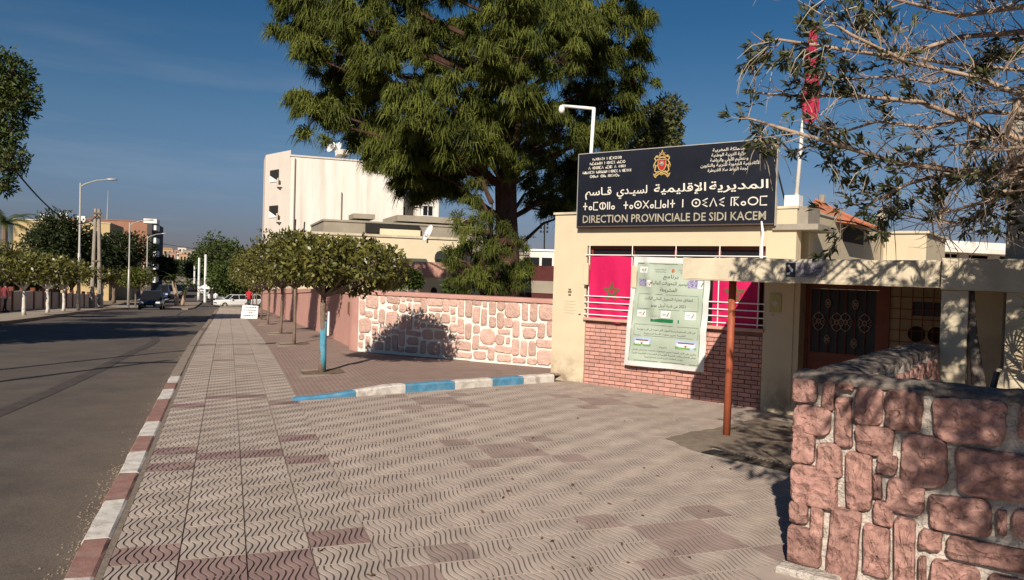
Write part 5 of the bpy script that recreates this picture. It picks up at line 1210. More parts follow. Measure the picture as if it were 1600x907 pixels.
# small palm fronds at the right edge
PM=Thing('fan_palm','low palm sending thin leaf blades into the picture at the right edge','palm',FW,(4.55,6.05,0))
mb=MB(); mb.tube([(4.55,6.05,-.1),(4.55,6.05,1.1)],[.09,.07],8); PM.part('trunk',mb,m_bark,smooth=True)
mb=MB(); r_=random.Random(31)
for k in range(9):
    a=R(120+r_.uniform(-50,110)); el=r_.uniform(.2,1.2); d=Vector((math.cos(a)*math.cos(el),math.sin(a)*math.cos(el),math.sin(el))); L_=r_.uniform(.35,.6); e=Vector((4.55,6.05,1.1))+d*L_; mb.tube([(4.55,6.05,1.1),e],[.009,.006],4)
    for q in range(13):
        ang=(q-6)*.24; s=d.cross(Vector((0,0,1))).normalized(); dd=(d*math.cos(ang)+s*math.sin(ang)).normalized(); l=.34*r_.uniform(.8,1.1); m_=e+dd*l*.55; f=m_+(dd+Vector((0,0,-.55))).normalized()*l*.45; w=dd.cross(Vector((0,0,1))).normalized()*.011
        mb.add([e-w*.4,e+w*.4,m_+w,m_-w,f],[(0,1,2,3),(3,2,4)])
PM.part('frond',mb,m_leafS)
# ------------------------------------------------ fallen leaves
lv=[]; Dn=[]
for _ in range(80):
    u=rnd.uniform(480,1240); v=rnd.uniform(600,900); p=gnd(u,v); p.z=drop(p.x,p.y)+.006; lv.append(p); Dn.append((rnd.gauss(0,1),rnd.gauss(0,1),.12))
V,F=leafquads(np.array(lv),np.array(Dn),NR.uniform(.02,.05,80),NR.uniform(.012,.022,80)); 
me=mesh_np('fallen_leaves',V,F,M('dry_fallen_leaf',(.10,.05,.025),.8,.4,20),(0,8,0)); single('fallen_leaves',me,None,'small dry brown leaves scattered over the forecourt tiles','leaves',FW,(0,8,0),kind='stuff')
for u,v in ((389,644),(330,488)):
    p=gnd(u,v); t_=FS.l(p); z=G(t_.y)+.004; p.z=z
    mb=MB(); r_=random.Random(u); mb.add([(p.x+r_.uniform(.02,.045)*math.cos(a),p.y+r_.uniform(.02,.045)*math.sin(a),z+r_.uniform(0,.02)) for a in [k*1.05 for k in range(6)]],[tuple(range(6))]); single('paper_scrap',mb,m_white,'scrap of white paper lying on the %s'%('near pavement tiles' if u==389 else 'pavement far down the street'),'litter',FW,tuple(p))
# ------------------------------------------------ small notice board on the pavement
ps=FS.l(at(390,486,26)); ps=Vector((1.0,ps.y,0)); ps.z=G(ps.y)
def tcross(u,dd):   # t where the view column u meets the line d=dd
    r=ray(u,450); k=dd/(r.x*FS.c+r.y*FS.s); w=r*k; return -w.x*FS.s+w.y*FS.c
tb_=tcross(390,1.0); zb_=ZT(1.0,tb_)
FN=Frame(R(10)); nb_=FN.l(FS.w((1.0,tb_,zb_)))
sg2=Thing('notice_board','small white hand-lettered board leaning on the pavement before the orange trees','sign',FN,tuple(nb_))
hb=.44*tb_/26
mb=MB(); mb.add([(nb_.x-hb*.58,nb_.y,nb_.z+.02),(nb_.x+hb*.58,nb_.y,nb_.z),(nb_.x+hb*.60,nb_.y+.18,nb_.z+hb*.93),(nb_.x-hb*.50,nb_.y+.18,nb_.z+hb*1.0),(nb_.x-hb*.58,nb_.y+.03,nb_.z+.02),(nb_.x+hb*.58,nb_.y+.03,nb_.z),(nb_.x+hb*.60,nb_.y+.21,nb_.z+hb*.93),(nb_.x-hb*.50,nb_.y+.21,nb_.z+hb*1.0)],[(0,1,2,3),(7,6,5,4),(0,4,5,1),(1,5,6,2),(2,6,7,3),(3,7,4,0)])
sg2.part('board',mb,m_white)
mb=MB(); r_=random.Random(6)
for k,(a,b) in enumerate(((-.30,.40),(-.38,.42),(-.14,.22),(-.40,.40))):
    h=hb*(.80-.2*k); x=a*hb
    while x<b*hb:
        w=r_.uniform(.05,.12)*hb; mb.add([(nb_.x+x,nb_.y+.18*h/hb/.95-.006,nb_.z+h),(nb_.x+x+w,nb_.y+.18*h/hb/.95-.006,nb_.z+h-.01),(nb_.x+x+w,nb_.y+.18*h/hb/.95,nb_.z+h+hb*.07),(nb_.x+x,nb_.y+.18*h/hb/.95,nb_.z+h+hb*r_.uniform(.03,.09))],[(0,1,2,3)]); x+=w+.03*hb
sg2.part('lettering',mb,m_dark)
mb=MB(); mb.tube([(nb_.x+.1,nb_.y+.22,nb_.z+hb*.8),(nb_.x+.1,nb_.y+.5,nb_.z-.02)],.015,5); sg2.part('prop',mb,m_bark2)
# ------------------------------------------------ street lamps and posts
def lamp(t,d,h,label,armdir=1,armlen=1.5):
    b=Vector((d,t,G(t))); T=Thing('street_lamp',label,'street lamp',FS,tuple(b),group='street lamps along the far pavement')
    mb=MB(); mb.tube([b,b+Vector((0,0,h*.45)),b+Vector((0,0,h*.45+.02)),b+Vector((0,0,h))],[.12,.09,.065,.055],8); T.part('pole',mb,m_steel,smooth=True)
    mb=MB(); mb.tube([b+Vector((0,0,h-.25)),b+Vector((armdir*.25,0,h-.05)),b+Vector((armdir*armlen*.6,0,h+.22)),b+Vector((armdir*armlen,0,h+.32))],[.045,.045,.04,.035],6); T.part('arm',mb,m_steel)
    mb=MB(); a=b+Vector((armdir*(armlen-.05),0,h+.32)); mb.lathe((0,0,0),[(0,-.05),(.12,-.03),(.14,.02),(.09,.08),(0,.1)],8); mb2=MB(); mb2.add([(a.x+armdir*.28+x*2.6,a.y+y,a.z+z+.06*x*armdir) for x,y,z in mb.v],mb.f); T.part('lamp_head',mb2,m_steel,smooth=True)
    return T
def lt(u): return tcross(u,-8.8)
for u,lb in ((123,'nearest street lamp, tallest in the picture, its pale pole left of the twin utility poles'),(201,'second street lamp rising above the dark trees before the brick apartment block'),(229,'thin street lamp right beside the balconies of the brick apartment block')):
    lamp(lt(u),-8.8,8.0,lb)
for k,(u,hh,lb) in enumerate(((224,4.5,'short pale post with a small white plate at the foot of the apartment block'),)):
    t=tcross(u,-8.7); b=Vector((-8.7,t,G(t))); T=Thing('sign_post',lb,'post',FS,tuple(b)); mb=MB(); mb.tube([b,b+Vector((0,0,hh))],.09,6); T.part('pole',mb,m_steel); mb=MB(); mb.box(b.x-.3,b.x+.35,b.y-.12,b.y-.1,b.z+1.7,b.z+2.2); T.part('plate',mb,m_white)
t=tcross(150,-9.6); b=Vector((-9.6,t,G(t))); T=Thing('utility_poles','pair of pale concrete utility poles bound together on the far pavement','utility pole',FS,tuple(b))
for dx,nm in ((-.22,0),(.22,1)):
    mb=MB(); mb.tube([b+Vector((dx*1.3,0,0)),b+Vector((dx*.5,0,7.7))],[.17,.11],7); T.part('pole',mb,m_conc)
mb=MB()
for z in (2.5,3.6,7.3): mb.box(b.x-.3,b.x+.3,b.y-.16,b.y+.16,b.z+z,b.z+z+.12)
mb.box(b.x-.45,b.x+.45,b.y-.2,b.y-.1,b.z+7.0,b.z+7.12); T.part('band',mb,m_bark2)
# hanging cable from the pine on the left to the poles
a=FS.w(b+Vector((0,0,7.2))); c0=at(25,268,24); c00=at(-300,160,14)
pts=[]
for k in range(25):
    s=k/24; p=c0.lerp(a,s); p.z-=2.2*s*(1-s)*2.0; pts.append(p)
single('overhead_cable',MB().tube([c00]+pts,.028,5),m_dark,'thick black overhead cable sagging from the left edge to the twin utility poles','cable',FW,tuple(a))
pA_=at(237,378,150); pB_=at(372,394,120)
pts=[pA_.lerp(pB_,k/12)-Vector((0,0,1.2*(k/12)*(1-k/12))) for k in range(13)]
single('street_cable',MB().tube(pts,.06,4),m_dark,'thin wire crossing high over the far end of the street','cable',FW,tuple(pA_))
lamp(8.8,-8.75,8.0,'street lamp outside the left frame edge whose long thin shadow crosses the road')
b=Vector((-8.75,6.6,G(6.6))); T=Thing('telephone_pole','slim telephone pole outside the left frame edge, casting the lower thin shadow on the road','utility pole',FS,tuple(b)); T.part('pole',MB().tube([b,b+Vector((0,0,7.9))],[.10,.06],7),m_bark2); T.part('crossarm',MB().box(b.x-.6,b.x+.6,b.y-.04,b.y+.04,b.z+7.5,b.z+7.6),m_bark2)
mb=MB(); P=[]
for u,v in ((-60,668),(0,645),(80,612),(150,580),(205,551),(232,540),(243,532),(240,522),(238,514),(248,506),(272,499),(300,494)):
    p=gnd(u,v,-.12); p=FS.l(p)
    for _ in range(3): q=FS.l(gnd(u,v,G(p.y)-.12)); p=q
    P.append((p.x,p.y))
Q=[]
for i in range(len(P)-1):
    for k in range(4): Q.append((P[i][0]+(P[i+1][0]-P[i][0])*k/4,P[i][1]+(P[i+1][1]-P[i][1])*k/4))
mb.ribbon(Q,.22,lambda x,y:(x,y,G(y)-.1205)); road_.part('tyre_mark',mb,M('tyre_mark_rubber',(.062,.05,.043),.85,.25,6,.3,90))
# ------------------------------------------------ left boundary wall with dark posts
lw=Thing('panel_wall','low pale panel wall with dark posts along the far left pavement','wall',FS,(-12.1,40,G(40)))
m_lw=M('pale_wall',(.42,.36,.33),.9,.08,2,.2,30); t=26; k=0
while t<86:
    z=G(t+1.4); q=MB(); q.box(-12.15,-12.02,t+.22,t+2.7,z-.3,z+1.15); lw.part('wall_panel',q,m_lw)
    q=MB(); q.box(-12.2,-11.95,t-.05,t+.22,G(t)-.3,G(t)+1.4); lw.part('wall_post',q,m_brownm); t+=2.7; k+=1
# trees on the left side
def sblob(t,d,z,r,rz=None): return (d,t,G(t)+z,r,r,rz or r*.8)
def ltree(u,d,h,r,n,label,mat,trunkh=1.5,white=False,L=.28,seed=0,name='street_tree',flat=.75,tr=.09):
    t=tcross(u,d); rr=random.Random(seed+int(u)); b=Vector((d,t,G(t)))
    bl=[sblob(t+rr.uniform(-.5,.5)*r,d+rr.uniform(-.6,.6)*r,trunkh+(h-trunkh)*rr.uniform(.35,.72),r*rr.uniform(.45,.62),(h-trunkh)*.28) for _ in range(8)]+[sblob(t,d,h-(h-trunkh)*.35,r*.55,(h-trunkh)*.35)]
    T=tree(name,label,'tree',b,(trunkh,tr),bl,n,L,L*.5,mat,bark=(m_kwhite if white else m_bark2),frame=FS); return T
ltree(38,-9.3,3.1,1.5,2600,'first whitewashed young tree from the left, sunlit crown before the pale panel wall',m_orange,1.35,True,.2,1)
ltree(75,-9.3,3.3,1.8,3000,'second whitewashed young tree from the left with a wide sunlit crown',m_orange,1.35,True,.2,2)
ltree(100,-9.3,3.2,1.7,2600,'third whitewashed young tree, just left of the nearest street lamp',m_orange,1.35,True,.2,3)
ltree(160,-9.3,3.3,1.8,2200,'small sunlit tree right behind the twin utility poles',m_orange,1.4,True,.22,4)
ltree(212,-9.3,4.2,2.3,2200,'yellow green street tree at the foot of the brick apartment block',M('yellow_green_leaves',(.09,.10,.02),.6,.3,2,0,trans=.2),1.6,False,.3,5)
ltree(86,-17,10.2,3.4,9000,'large dark round tree behind the panel wall, left of the lamp',m_leafD,2,False,.4,6,tr=.2)
ltree(112,-16,7.8,3.6,7000,'dark tree behind the panel wall between the lamp and the utility poles',m_leafD,2,False,.4,7,tr=.2)
ltree(178,-13.5,9.0,4.2,9000,'broad dark green tree hiding the lower part of the yellow house',m_leafD,2,False,.42,8,tr=.22)
ltree(16,-14.5,4.0,3.2,8000,'dark shrubby tree over the panel wall at the far left',m_leafD,1,False,.3,9,tr=.15)
ltree(60,-15,3.8,2.4,5000,'dark low tree over the wall beside the round dark tree',m_leafD,1,False,.3,10,tr=.15)
ltree(-34,-15,4.6,3.0,5000,'yellowing leafy tree cut by the left edge of the picture',m_orange,1,False,.26,11,tr=.15)
# palm at the far left
t=tcross(6,-15.5); b=FS.w((-15.5,t,G(t))); PT=Thing('palm_tree','palm with drooping feathery fronds at the left edge above the garden trees','palm',FW,tuple(b))
top=b+Vector((0,0,6.2)); mb=MB(); mb.tube([b,top],[.25,.2],8); PT.part('trunk',mb,m_bark2)
mb=MB(); r_=random.Random(12)
for k in range(26):
    a=k*2.4; el=r_.uniform(.2,1.3); prev=top; d=Vector((math.cos(a)*math.cos(el),math.sin(a)*math.cos(el),math.sin(el)))
    for s in range(8):
        d=(d+Vector((0,0,-.20))).normalized(); nx=prev+d*.36; side=d.cross(Vector((0,0,1))).normalized()
        for q in range(4):
            p=prev.lerp(nx,q/4); l=.5*(1-abs(s-3)/8)
            for sg_ in (-1,1):
                e=p+(side*sg_+d*.5+Vector((0,0,-.5))).normalized()*l; mb.add([p-d*.03,p+d*.03,e],[(0,1,2)])
        prev=nx
PT.part('frond',mb,m_leafM)
# big dark conifer crown in the upper left, trunk outside the frame
cc=lambda u,v,y,r:(lambda p:(p.x,p.y,p.z,r*y/1200,r*y/1200,r*y/1200*.85))(at(u,v,y))
b=at(-110,470,27); b.z=-.4
tree('broad_pine','dark broad-crowned pine whose lobes hang in from the upper left edge','tree',b,(5.5,.35),[cc(-10,120,27,50),cc(20,115,27,30),cc(35,150,27,30),cc(5,165,27,42),cc(15,205,27,24),cc(-20,220,27,40),cc(20,245,27,24),cc(-5,280,27,24),cc(28,262,27,14),cc(10,292,27,14),cc(-60,140,28,70),cc(-90,220,27,80),cc(-130,120,28,90),cc(-170,220,27,80),cc(-70,60,28,50)],26000,.20,.07,m_leafM)
for i,(x,y,h,lb) in enumerate(((-16.6,12.5,6.6,'tall tree left of the picture frame whose shade falls across the road'),(-19.6,18.0,6.6,'second tall tree outside the left frame edge, farther along the garden wall'))):
    tree('roadside_tree',lb,'tree',(x,y,-.2),(3.6,.25),[(x,y,h,2.6,2.6,1.5),(x+1.6,y+1,h-.3,1.8,1.8,1.2),(x-1.5,y-.9,h-.3,1.9,1.9,1.3),(x+.4,y-2,h-.6,1.6,1.6,1.2),(x-.6,y+2.2,h-.5,1.7,1.7,1.1)],6500,.34,.18,m_leafM)
# ------------------------------------------------ buildings
def house(name,label,cat,d0,d1,t0,t1,h,mat,frame=FS,z0=None,cop=None,group=None):
    z=G((t0+t1)/2) if z0 is None else z0
    T=Thing(name,label,cat,frame,((d0+d1)/2,t0,z),group=group); mb=MB(); mb.box(d0,d1,t0,t1,z-1.0,z+h); T.part('wall',mb,mat)
    if cop: mb=MB(); mb.box(d0-.08,d1+.08,t0-.08,t1+.08,z+h,z+h+.14); T.part('parapet',mb,cop)
    T.z=z; return T
def winpart(T,x0,x1,y,z0,z1,depth=.12,face='t',frame_mat=None,glass=None,name='window'):
    """window on the face t=y (towards the viewer) or on the face d=y (towards the street)"""
    fm=frame_mat or m_white; mb=MB(); f=.05
    if face=='t':
        for a,b,c,d in ((x0-f,x1+f,z0-f,z0),(x0-f,x1+f,z1,z1+f),(x0-f,x0,z0,z1),(x1,x1+f,z0,z1),((x0+x1)/2-.03,(x0+x1)/2+.03,z0,z1)): mb.box(a,b,y-.05,y-.003,c,d)
        w=T.part(name,mb,fm); q=MB(); q.box(x0,x1,y-.03,y-.002,z0,z1); T.part('pane',q,glass or m_glass,parent=w)
    else:
        for a,b,c,d in ((x0-f,x1+f,z0-f,z0),(x0-f,x1+f,z1,z1+f),(x0-f,x0,z0,z1),(x1,x1+f,z0,z1)): mb.box(y-.05,y-.003,a,b,c,d)
        w=T.part(name,mb,fm); q=MB(); q.box(y-.03,y-.002,x0,x1,z0,z1); T.part('pane',q,glass or m_glass,parent=w)
    return w
m_bldw=M('streaked_white_render',(.74,.68,.60),.9,.07,.8,.1,10,big=.42,bigsc=1.2,bigcol=(.36,.30,.22),stretch=(1.4,1.4,.10))
m_bldw2=M('side_render',(.60,.53,.46),.9,.05,.8,.1,10)
m_yel=M('pale_yellow_render',(.66,.56,.38),.9,.04,1,.1,10,big=.15,bigsc=.6,bigcol=(.45,.38,.26))
m_grayp=M('raw_grey_render',(.30,.26,.20),.9,.12,1,.2,10)
d1_=4.9; z7=G(69.6)
wb=house('apartment_block','tall white apartment block with a blank streaked gable and small street balconies','building',d1_,14.9,69.6,92,11.9-z7,m_bldw,cop=m_bldw2)
mb=MB(); mb.box(14.93,16.3,73,90,z7-1,8.9); mb.box(16.3,18.4,70.2,90,z7-1,9.0); wb.part('rear_wing',mb,m_bldw)
winpart(wb,16.9,17.8,70.2,6.9,7.8); winpart(wb,15.3,15.8,73,6.9,7.8)
for k,zz in enumerate((9.0,5.9,2.6)):
    for j,(ta,tb__) in enumerate(((71,73.6),(76,80),(83,88))):
        mb=MB(); mb.box(d1_-.02,d1_-.004,ta,tb__,zz,zz+1.7); w=wb.part('balcony_opening',mb,m_dark)
        mb=MB(); mb.box(d1_-1.0,d1_-.03,ta-.1,tb__+.1,zz-.22,zz-.06); mb.box(d1_-1.0,d1_-.92,ta-.1,tb__+.1,zz-.06,zz+.55); wb.part('balcony',mb,m_bldw2)
for dd_ in (5.25,9.3):
    wb.part('downpipe',MB().tube([(dd_,69.52,z7),(dd_,69.52,11.2 if dd_<6 else 8.5)],.055,5),m_grayp)
wb.part('roof_hatch',MB().box(8.9,9.9,69.62,71.5,11.9,12.35),m_bldw); wb.part('roof_hatch',MB().box(12.2,12.9,70,71.5,11.9,12.2),m_bldw)
# chamfered street corner bay seen left of the gable
mb=MB(); mb.prism([(d1_-1.9,74.0),(d1_-.006,69.66),(d1_-.006,78),(d1_-1.9,78)],z7-1,12.0-z7+z7-.1); by=wb.part('corner_bay',mb,m_bldw2)
for zz in (9.2,6.0,2.4):
    f=lambda a,z:(d1_-1.9+1.894*a-.03,74.0-4.34*a-.02,z)
    if zz>3:
        mb=MB(); mb.add([f(.2,zz+.2),f(.56,zz+.12),f(.56,zz+1.2),f(.2,zz+1.2)],[(0,1,2,3)]); wb.part('bay_opening',mb,m_dark)
        mb=MB(); mb.add([f(.2,zz+.12),f(.56,zz+.12),f(.2,zz+.75)],[(0,1,2)]); q=[(x-.02,y-.03,z) for x,y,z in mb.v]; wb.part('stair_panel',MB().add(q,mb.f),m_white)
    else:
        for a0,a1 in ((.18,.34),(.42,.6)):
            mb=MB(); mb.add([f(a0,zz-.6),f(a1,zz-.6),f(a1,zz+1.2),f(a0,zz+1.2)],[(0,1,2,3)]); wb.part('bay_window',mb,m_glass)
def dish(p,r,dirv,label,frame=FW):
    p=Vector(p); T=Thing('satellite_dish',label,'satellite dish',FW,tuple(p)); dv=Vector(dirv).normalized(); q=dv.to_track_quat('Z','Y').to_matrix()
    mb=MB(); mb.lathe((0,0,0),[(0.0,-.12*r/.5),(.35*r,-.10*r/.5),(.7*r,-.05*r/.5),(r,0.03),(r*.98,.0),(.6*r,-.09*r/.5),(0,-.15*r/.5)],14)
    T.part('reflector',MB().add([tuple(q@Vector(v)+p+Vector((0,0,r*1.1))) for v in mb.v],mb.f),m_white,smooth=True)
    mb=MB(); mb.tube([p,p+Vector((0,0,r*1.05))],.04*r/.4,5); mb.tube([p+Vector((0,0,r*.6)),p+Vector((0,0,r*1.1))+dv*r*.9],.02*r/.4,4); T.part('mount',mb,m_steel); return T
for u,lb in ((517,'left dish of the pair on the white apartment roof'),(527,'right dish of the pair on the white apartment roof'),(556,'dish alone near the middle of the white apartment roof'),(577,'dish near the pine on the white apartment roof')):
    dish(at(u,240,74),.55,(-.6,-.8,.5),lb)
# yellow low house
hy=house('yellow_house','low flat-roofed pale yellow house behind the pink wall, below the apartment block','building',3.5,13.0,45,56,4.9,m_yel,cop=m_creamD)
winpart(hy,9.9,10.9,45,hy.z+2.6,hy.z+3.45); winpart(hy,12.0,12.8,45,hy.z+2.6,hy.z+3.4)
for a,b in ((9.7,11.1),(11.7,12.95)):
    mb=MB(); mb.add([(a,44.94,hy.z+3.7),(b,44.94,hy.z+3.7),(b,44.3,hy.z+3.4),(a,44.3,hy.z+3.4),(a,44.94,hy.z+3.64),(b,44.94,hy.z+3.64),(b,44.3,hy.z+3.34),(a,44.3,hy.z+3.34)],[(0,1,2,3),(7,6,5,4),(3,2,6,7),(0,3,7,4),(1,5,6,2)]); hy.part('awning',mb,M('dark_awning',(.05,.07,.06),.8,.1,5))
hr=house('roof_house','raw grey rendered house with parapets showing behind the yellow house','building',6.4,18.6,57,66,6.8,m_grayp,cop=m_grayp)
mb=MB(); mb.box(9.4,13.4,56.6,56.98,hr.z+6.1,hr.z+6.8); hr.part('dark_loggia',mb,m_dark); mb=MB(); mb.box(10.4,13.4,56.3,56.55,hr.z+5.7,hr.z+6.4); hr.part('loggia_wall',mb,m_yel)
mb=MB(); mb.box(8.6,10.2,57.5,60,hr.z+7.14,hr.z+7.5); mb.box(12.0,18.0,58,64,hr.z+7.14,hr.z+7.6); hr.part('roof_room',mb,m_grayp)
dp=at(668,372,44); dish((dp.x,dp.y,dp.z-.3),.52,(-.85,-.5,.45),'large dish on a tall mount in front of the grey parapet')
# slim masts
for u,v0,v1,y,lb in ((461,362,343,50,'thin mast at the left corner of the yellow house roof'),(475,362,347,52,'thin mast on the yellow house roof, second from its left corner'),(641,365,349,58,'short mast on the grey parapet')):
    p=at(u,v0,y);q=at(u+1,v1,y); single('roof_mast',MB().tube([p,q],.05,5),m_dark,lb,'mast',FW,tuple(p))
# pink and yellow outbuilding
hp=house('outbuilding','small outbuilding with a pink parapet over pale yellow walls beside the young pine','building',7.0,11.5,30,35,2.0,m_yel,z0=G(30))
mb=MB(); mb.box(6.95,11.55,29.93,35.05,hp.z+2.0,hp.z+2.62); hp.part('pink_parapet',mb,m_pink); mb=MB(); mb.disc((7.75,29.99,hp.z+1.45),.13,r2=.17); hp.part('round_opening',mb,m_dark); mb=MB(); mb.box(6.9,9.4,29.7,29.9,hp.z,hp.z+1.05); hp.part('low_wall',mb,m_pink)
gar=single('white_bundle',MB().lathe(FS.w((6.4,30,G(30))),[(0,0),(.5,.0),(.6,.5),(.5,1.0),(.3,1.35),(0,1.45)],10),m_white,'white cloth-like bundle among shrubs left of the pink outbuilding','bundle',FW,tuple(FS.w((6.4,30,G(30)))),smooth=True)
# dark maroon shed right
p0=FB.l(at(800,455,26)); 
md=Thing('maroon_shed','long dark maroon shed with a grey band behind the stone wall','building',FW,tuple(at(830,455,26)))
pa,pb=at(782,455,26),at(900,455,24.5)
def wallquad(pa,pb,z0,z1,th,mb):
    d=(pb-pa); d.z=0; n_=Vector((-d.y,d.x,0)).normalized()*th
    mb.add([(pa.x,pa.y,z0),(pb.x,pb.y,z0),(pb.x,pb.y,z1),(pa.x,pa.y,z1),(pa.x+n_.x,pa.y+n_.y,z0),(pb.x+n_.x,pb.y+n_.y,z0),(pb.x+n_.x,pb.y+n_.y,z1),(pa.x+n_.x,pa.y+n_.y,z1)],[(0,1,2,3),(7,6,5,4),(3,2,6,7),(1,5,6,2),(4,0,3,7)])
m_mar=M('maroon_paint',(.085,.022,.02),.85,.1,4)
q=MB(); wallquad(pa,pb,-.5,2.05,4,q); md.part('wall',q,m_mar)
q=MB(); wallquad(pa+Vector((0,-.03,0)),pb+Vector((0,-.03,0)),1.15,1.55,.02,q); md.part('grey_band',q,m_grayp)
for i,(u0,u1,v0,y,h,mt,lb) in enumerate(((820,870,392,60,None,m_bldw,'white flat-roofed house seen between the pine and the office'),(800,826,398,52,None,m_grayp,'small grey-roofed house right of the great pine trunk'),(705,728,378,48,None,m_yel,'yellow gable end partly hidden by the young pine'))):
    a,b_=at(u0,v0,y),at(u1,v0,y); T=Thing('far_house',lb,'building',FW,(a.x,a.y,-1)); q=MB(); q.box(a.x,b_.x,y,y+8,-2.5,a.z); T.part('wall',q,mt); q=MB(); q.box(a.x-.1,b_.x+.1,y-.1,y+8,a.z,a.z+.15); T.part('parapet',q,m_white if i!=1 else m_conc)
    for k in range(2):
        x=a.x+(b_.x-a.x)*(.3+.4*k); q=MB(); q.box(x-.4,x+.4,y-.03,y-.004,a.z-1.3,a.z-.5); w=T.part('window',q,m_glass)
# floodlight mast and aerials
p=at(850,420,120); q_=at(851,352,120); T=Thing('floodlight_mast','distant floodlight mast between the pine and the sign','mast',FW,tuple(p)); T.part('mast',MB().tube([p,q_],.12,5),m_dark)
mb=MB()
for r_i in range(3):
    for k in range(3): mb.box(q_.x-.7+k*.5,q_.x-.4+k*.5,q_.y-.1,q_.y+.1,q_.z-1.2+r_i*.6,q_.z-.85+r_i*.6)
T.part('lamp_cluster',mb,m_dark)
p=at(823,395,50); q_=at(824,368,50); mb=MB(); mb.tube([p,q_],.04,4); mb.tube([at(812,370,50),at(838,371,50)],.03,4)
for k in range(5): mb.tube([at(814+k*5,367,50),at(814+k*5,373,50)],.02,3)
single('tv_aerial',mb,m_dark,'tv aerial on a thin pole left of the office','aerial',FW,tuple(p))
# white low building, far right
pw_=at(1405,405,30); FZ=FS
pl=FS.l(pw_)
wr=Thing('white_hall','long low white hall with a columned gallery seen over the canopy at the right','building',FS,(pl.x,pl.y,0))
L0,L1=pl.x-4,pl.x+16; T0=pl.y
q=MB(); q.box(L0,L1,T0+1.2,T0+7,-1,3.0); wr.part('wall',q,m_bldw2); q=MB(); q.box(L0,L1,T0-.3,T0+7,3.14,3.32); q.box(L0,L1,T0-.1,T0+7,3.32,3.38); q.box(L0,L1,T0+.6,T0+1.0,3.38,3.66); wr.part('roof_slab',q,m_bldw)
k=0; x=L0+.4
while x<L1: q=MB(); q.box(x,x+.3,T0,T0+.3,-1,3.14); wr.part('column',q,m_bldw2); q=MB(); q.box(x+.5,x+1.5,T0+1.15,T0+1.197,2.3,2.95); wr.part('window',q,m_glass); x+=1.75
# dish on the office flank
dpp=at(1376,345,15.5); T=Thing('rooftop_dish','round dish seen edge-on at the end of a horizontal arm above the office flank','satellite dish',FW,tuple(dpp))
mb=MB(); mb.lathe((0,0,0),[(0,-.07),(.12,-.06),(.22,-.02),(.26,.02),(.25,-.01),(.12,-.085),(0,-.1)],14); qq=Vector((.97,-.2,.05)).normalized().to_track_quat('Z','Y').to_matrix(); T.part('reflector',MB().add([tuple(qq@Vector(v)+dpp) for v in mb.v],mb.f),m_creamD,smooth=True)
T.part('arm',MB().tube([dpp,at(1348,346,15.5)],.02,5),m_dark)
g_=at(1358,358,15.2); P,d=blobpts([(g_.x,g_.y,g_.z-.02,.25,.2,.16),(g_.x-.1,g_.y,g_.z+.18,.16,.14,.12),(g_.x+.2,g_.y,g_.z-.1,.16,.14,.1)],500); V,F=leafquads(P,d,.10,.045)
sp=Thing('potted_shrub','small green shrub growing behind the tiled hood on the office flank','shrub',FW,(g_.x,g_.y,g_.z-.4)); sp.part('foliage',mesh_np('foliage',V,F,m_leafM,(g_.x,g_.y,g_.z-.4)),None); sp.part('stem',MB().tube([(g_.x,g_.y,g_.z-.4),(g_.x,g_.y,g_.z+.1)],.02,5),m_bark2)
# low shrubs behind the pink wall
for u,v,y,r,lb in ((600,440,28,26,'dark shrub behind the pink wall corner, left of the outbuilding'),(640,432,27,16,'small shrub beside the white bundle'),(710,448,26,18,'shrub between the outbuilding and the young pine')):
    p=at(u,v,y); z0=G(FS.l(p).y); rr_=r*y/1200; P,d=blobpts([(p.x,p.y,p.z,rr_,rr_,rr_*.7),(p.x+rr_*.5,p.y,p.z-rr_*.5,rr_*.8,rr_*.7,rr_*.6)],1500); V,F=leafquads(P,d,.12,.06)
    T=Thing('garden_shrub',lb,'shrub',FW,(p.x,p.y,z0)); T.part('foliage',mesh_np('foliage',V,F,m_leafM,(p.x,p.y,z0)),None); T.part('stem',MB().tube([(p.x,p.y,z0-.1),(p.x,p.y,p.z)],.05,5),m_bark2)
# left: brick apartment block, yellow houses
ta=tcross(228,-14); tz=G(ta+10)
m_bb=M('orange_brickwork',(.32,.16,.10),.9,.08,1.2,.2,10)
bb=house('brick_apartment_block','orange brick apartment block with a dark balconied street front on the left','building',-30,-14,ta,ta+26,12.6,m_bb,cop=m_bb)
mb=MB(); mb.box(-13.98,-13.2,ta-.1,ta+26,bb.z-1,bb.z+12.8); bb.part('street_front',mb,M('dark_front',(.07,.06,.06),.8,.2,2))
for k in range(5):
    mb=MB(); mb.box(-13.19,-12.5,ta+.3,ta+8,bb.z+1.6+2.4*k,bb.z+2.6+2.4*k); bb.part('balcony',mb,m_white)
mb=MB(); mb.box(-14.6,-12.4,ta-.15,ta+6,bb.z+12.4,bb.z+13.2); bb.part('roof_cornice',mb,m_white)
mb=MB(); mb.box(-20,-14.2,ta-.06,ta-.01,bb.z+5.0,bb.z+5.1); mb.box(-17,-16.9,ta-.06,ta-.01,bb.z-1,bb.z+12.5); bb.part('slab_line',mb,m_conc)
for u in (156,166,171): 
    p=at(u,346,ta-3); 
aw=at(166,300,ta+8); T=Thing('lattice_mast','thin red and white radio mast rising behind the brick apartment block','mast',FW,tuple(aw)); T.part('mast',MB().tube([at(167,350,ta+8),at(169,298,ta+8)],[.16,.05],5),m_steel)
ty=tcross(170,-15.5); yh_=at(150,349,FS.w((-17,ty,0)).y).z-G(ty+7); by_=house('yellow_town_house','ochre rendered house with rooftop tanks before the brick apartment block','building',-27,-15.5,ty,ty+14,yh_,M('ochre_render',(.50,.37,.19),.9,.08,1),cop=m_creamD)
